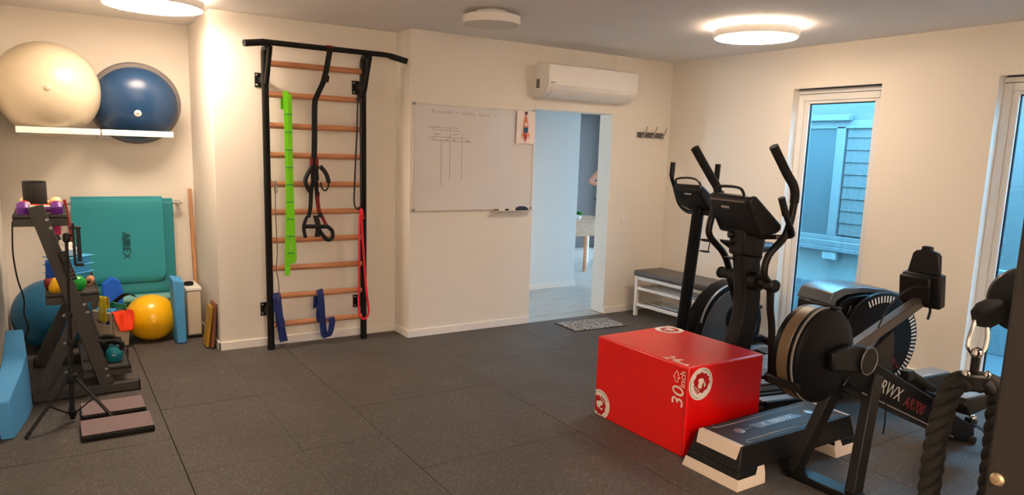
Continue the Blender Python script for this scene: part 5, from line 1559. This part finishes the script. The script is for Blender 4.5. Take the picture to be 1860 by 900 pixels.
# person half hidden behind the door jamb: one skinned body, clothing and hair as children
t = thing('person', 'person standing beyond the doorway, only a bare elbow showing past the jamb', 'person', (1.785, 2.98, -.002), local=True)


def skinned(name, verts, edges, radii, mat, parent, root=0, sub=1):
    me = bpy.data.meshes.new(name)
    me.from_pydata(verts, edges, [])
    o = bpy.data.objects.new(name, me)
    COL.objects.link(o)
    o.parent = parent
    sk = o.modifiers.new('skin', 'SKIN')
    sk.use_smooth_shade = True
    for i, r in enumerate(radii):
        v = me.skin_vertices[0].data[i]
        v.radius = r if isinstance(r, tuple) else (r, r)
        v.use_root = (i == root)
    sb = o.modifiers.new('smooth', 'SUBSURF')
    sb.levels = sb.render_levels = sub
    me.materials.append(mat)
    return o


BV = [(0, 0, .95), (0, 0, 1.12), (0, 0, 1.30), (0, 0, 1.42), (0, -.01, 1.50), (0, -.015, 1.57), (0, -.02, 1.66), (0, -.01, 1.73),
      (-.19, 0, 1.40), (-.40, .02, 1.215), (-.20, -.16, 1.17), (-.11, -.20, 1.16),
      (.19, 0, 1.40), (.23, .02, 1.16), (.18, -.08, .93), (.17, -.11, .85),
      (-.09, 0, .90), (-.10, -.01, .50), (-.10, .02, .09), (-.10, -.12, .03),
      (.09, 0, .90), (.10, -.01, .50), (.10, .02, .09), (.10, -.12, .03)]
BE = [(0, 1), (1, 2), (2, 3), (3, 4), (4, 5), (5, 6), (6, 7), (3, 8), (8, 9), (9, 10), (10, 11), (3, 12), (12, 13), (13, 14), (14, 15), (0, 16), (16, 17), (17, 18), (18, 19), (0, 20), (20, 21), (21, 22), (22, 23)]
BR = [(.15, .10), (.135, .09), (.15, .10), (.12, .08), .055, .06, (.075, .095), .055, .06, .042, .03, .028, .06, .042, .03, .028, .085, .055, .04, .035, .085, .055, .04, .035]
body = skinned('body', BV, BE, BR, m_skin, t)
skinned('shirt', [(0, 0, .90), (0, 0, 1.12), (0, 0, 1.30), (0, 0, 1.43), (-.19, 0, 1.40), (-.26, .006, 1.335), (.19, 0, 1.40), (.215, .012, 1.26)], [(0, 1), (1, 2), (2, 3), (3, 4), (4, 5), (3, 6), (6, 7)], [(.165, .115), (.15, .105), (.165, .115), (.125, .09), .075, .062, .075, .062], m_shirt, t)
skinned('trousers', [(0, 0, .97), (-.095, 0, .88), (-.10, -.01, .50), (-.10, .02, .08), (.095, 0, .88), (.10, -.01, .50), (.10, .02, .08)], [(0, 1), (1, 2), (2, 3), (0, 4), (4, 5), (5, 6)], [(.16, .115), .10, .07, .055, .10, .07, .055], m_trouser, t)
ob('hair', G().ball((0, .012, 1.725), .098, (.92, 1.05, .85), 24, 14), m_hair, t)
for s in (-1, 1):
    hx, hy, hz = (-.11, -.20, 1.16) if s < 0 else (.17, -.11, .85)
    for k in range(4):
        dx = (.0, 0, 0)
        q = Vector((hx, hy, hz)) + (Vector((.02, -.015, .02 - k * .016)) if s < 0 else Vector((-.02 + k * .015, -.01, -.02)))
        e_ = q + (Vector((.06 - .006 * abs(k - 1), -.03, 0)) if s < 0 else Vector((0, -.02, -.07 + .006 * abs(k - 1))))
        ob('finger', G().tube([q, q.lerp(e_, .55), e_ + Vector((0, -.008, -.006))], [.009, .0085, .007], 8), m_skin, t)
    q = Vector((hx, hy, hz)) + (Vector((0, -.01, .025)) if s < 0 else Vector((-.03, -.01, .0)))
    ob('thumb', G().tube([q, q + (Vector((.025, -.02, .02)) if s < 0 else Vector((-.012, -.025, -.035)))], [.010, .008], 8), m_skin, t)
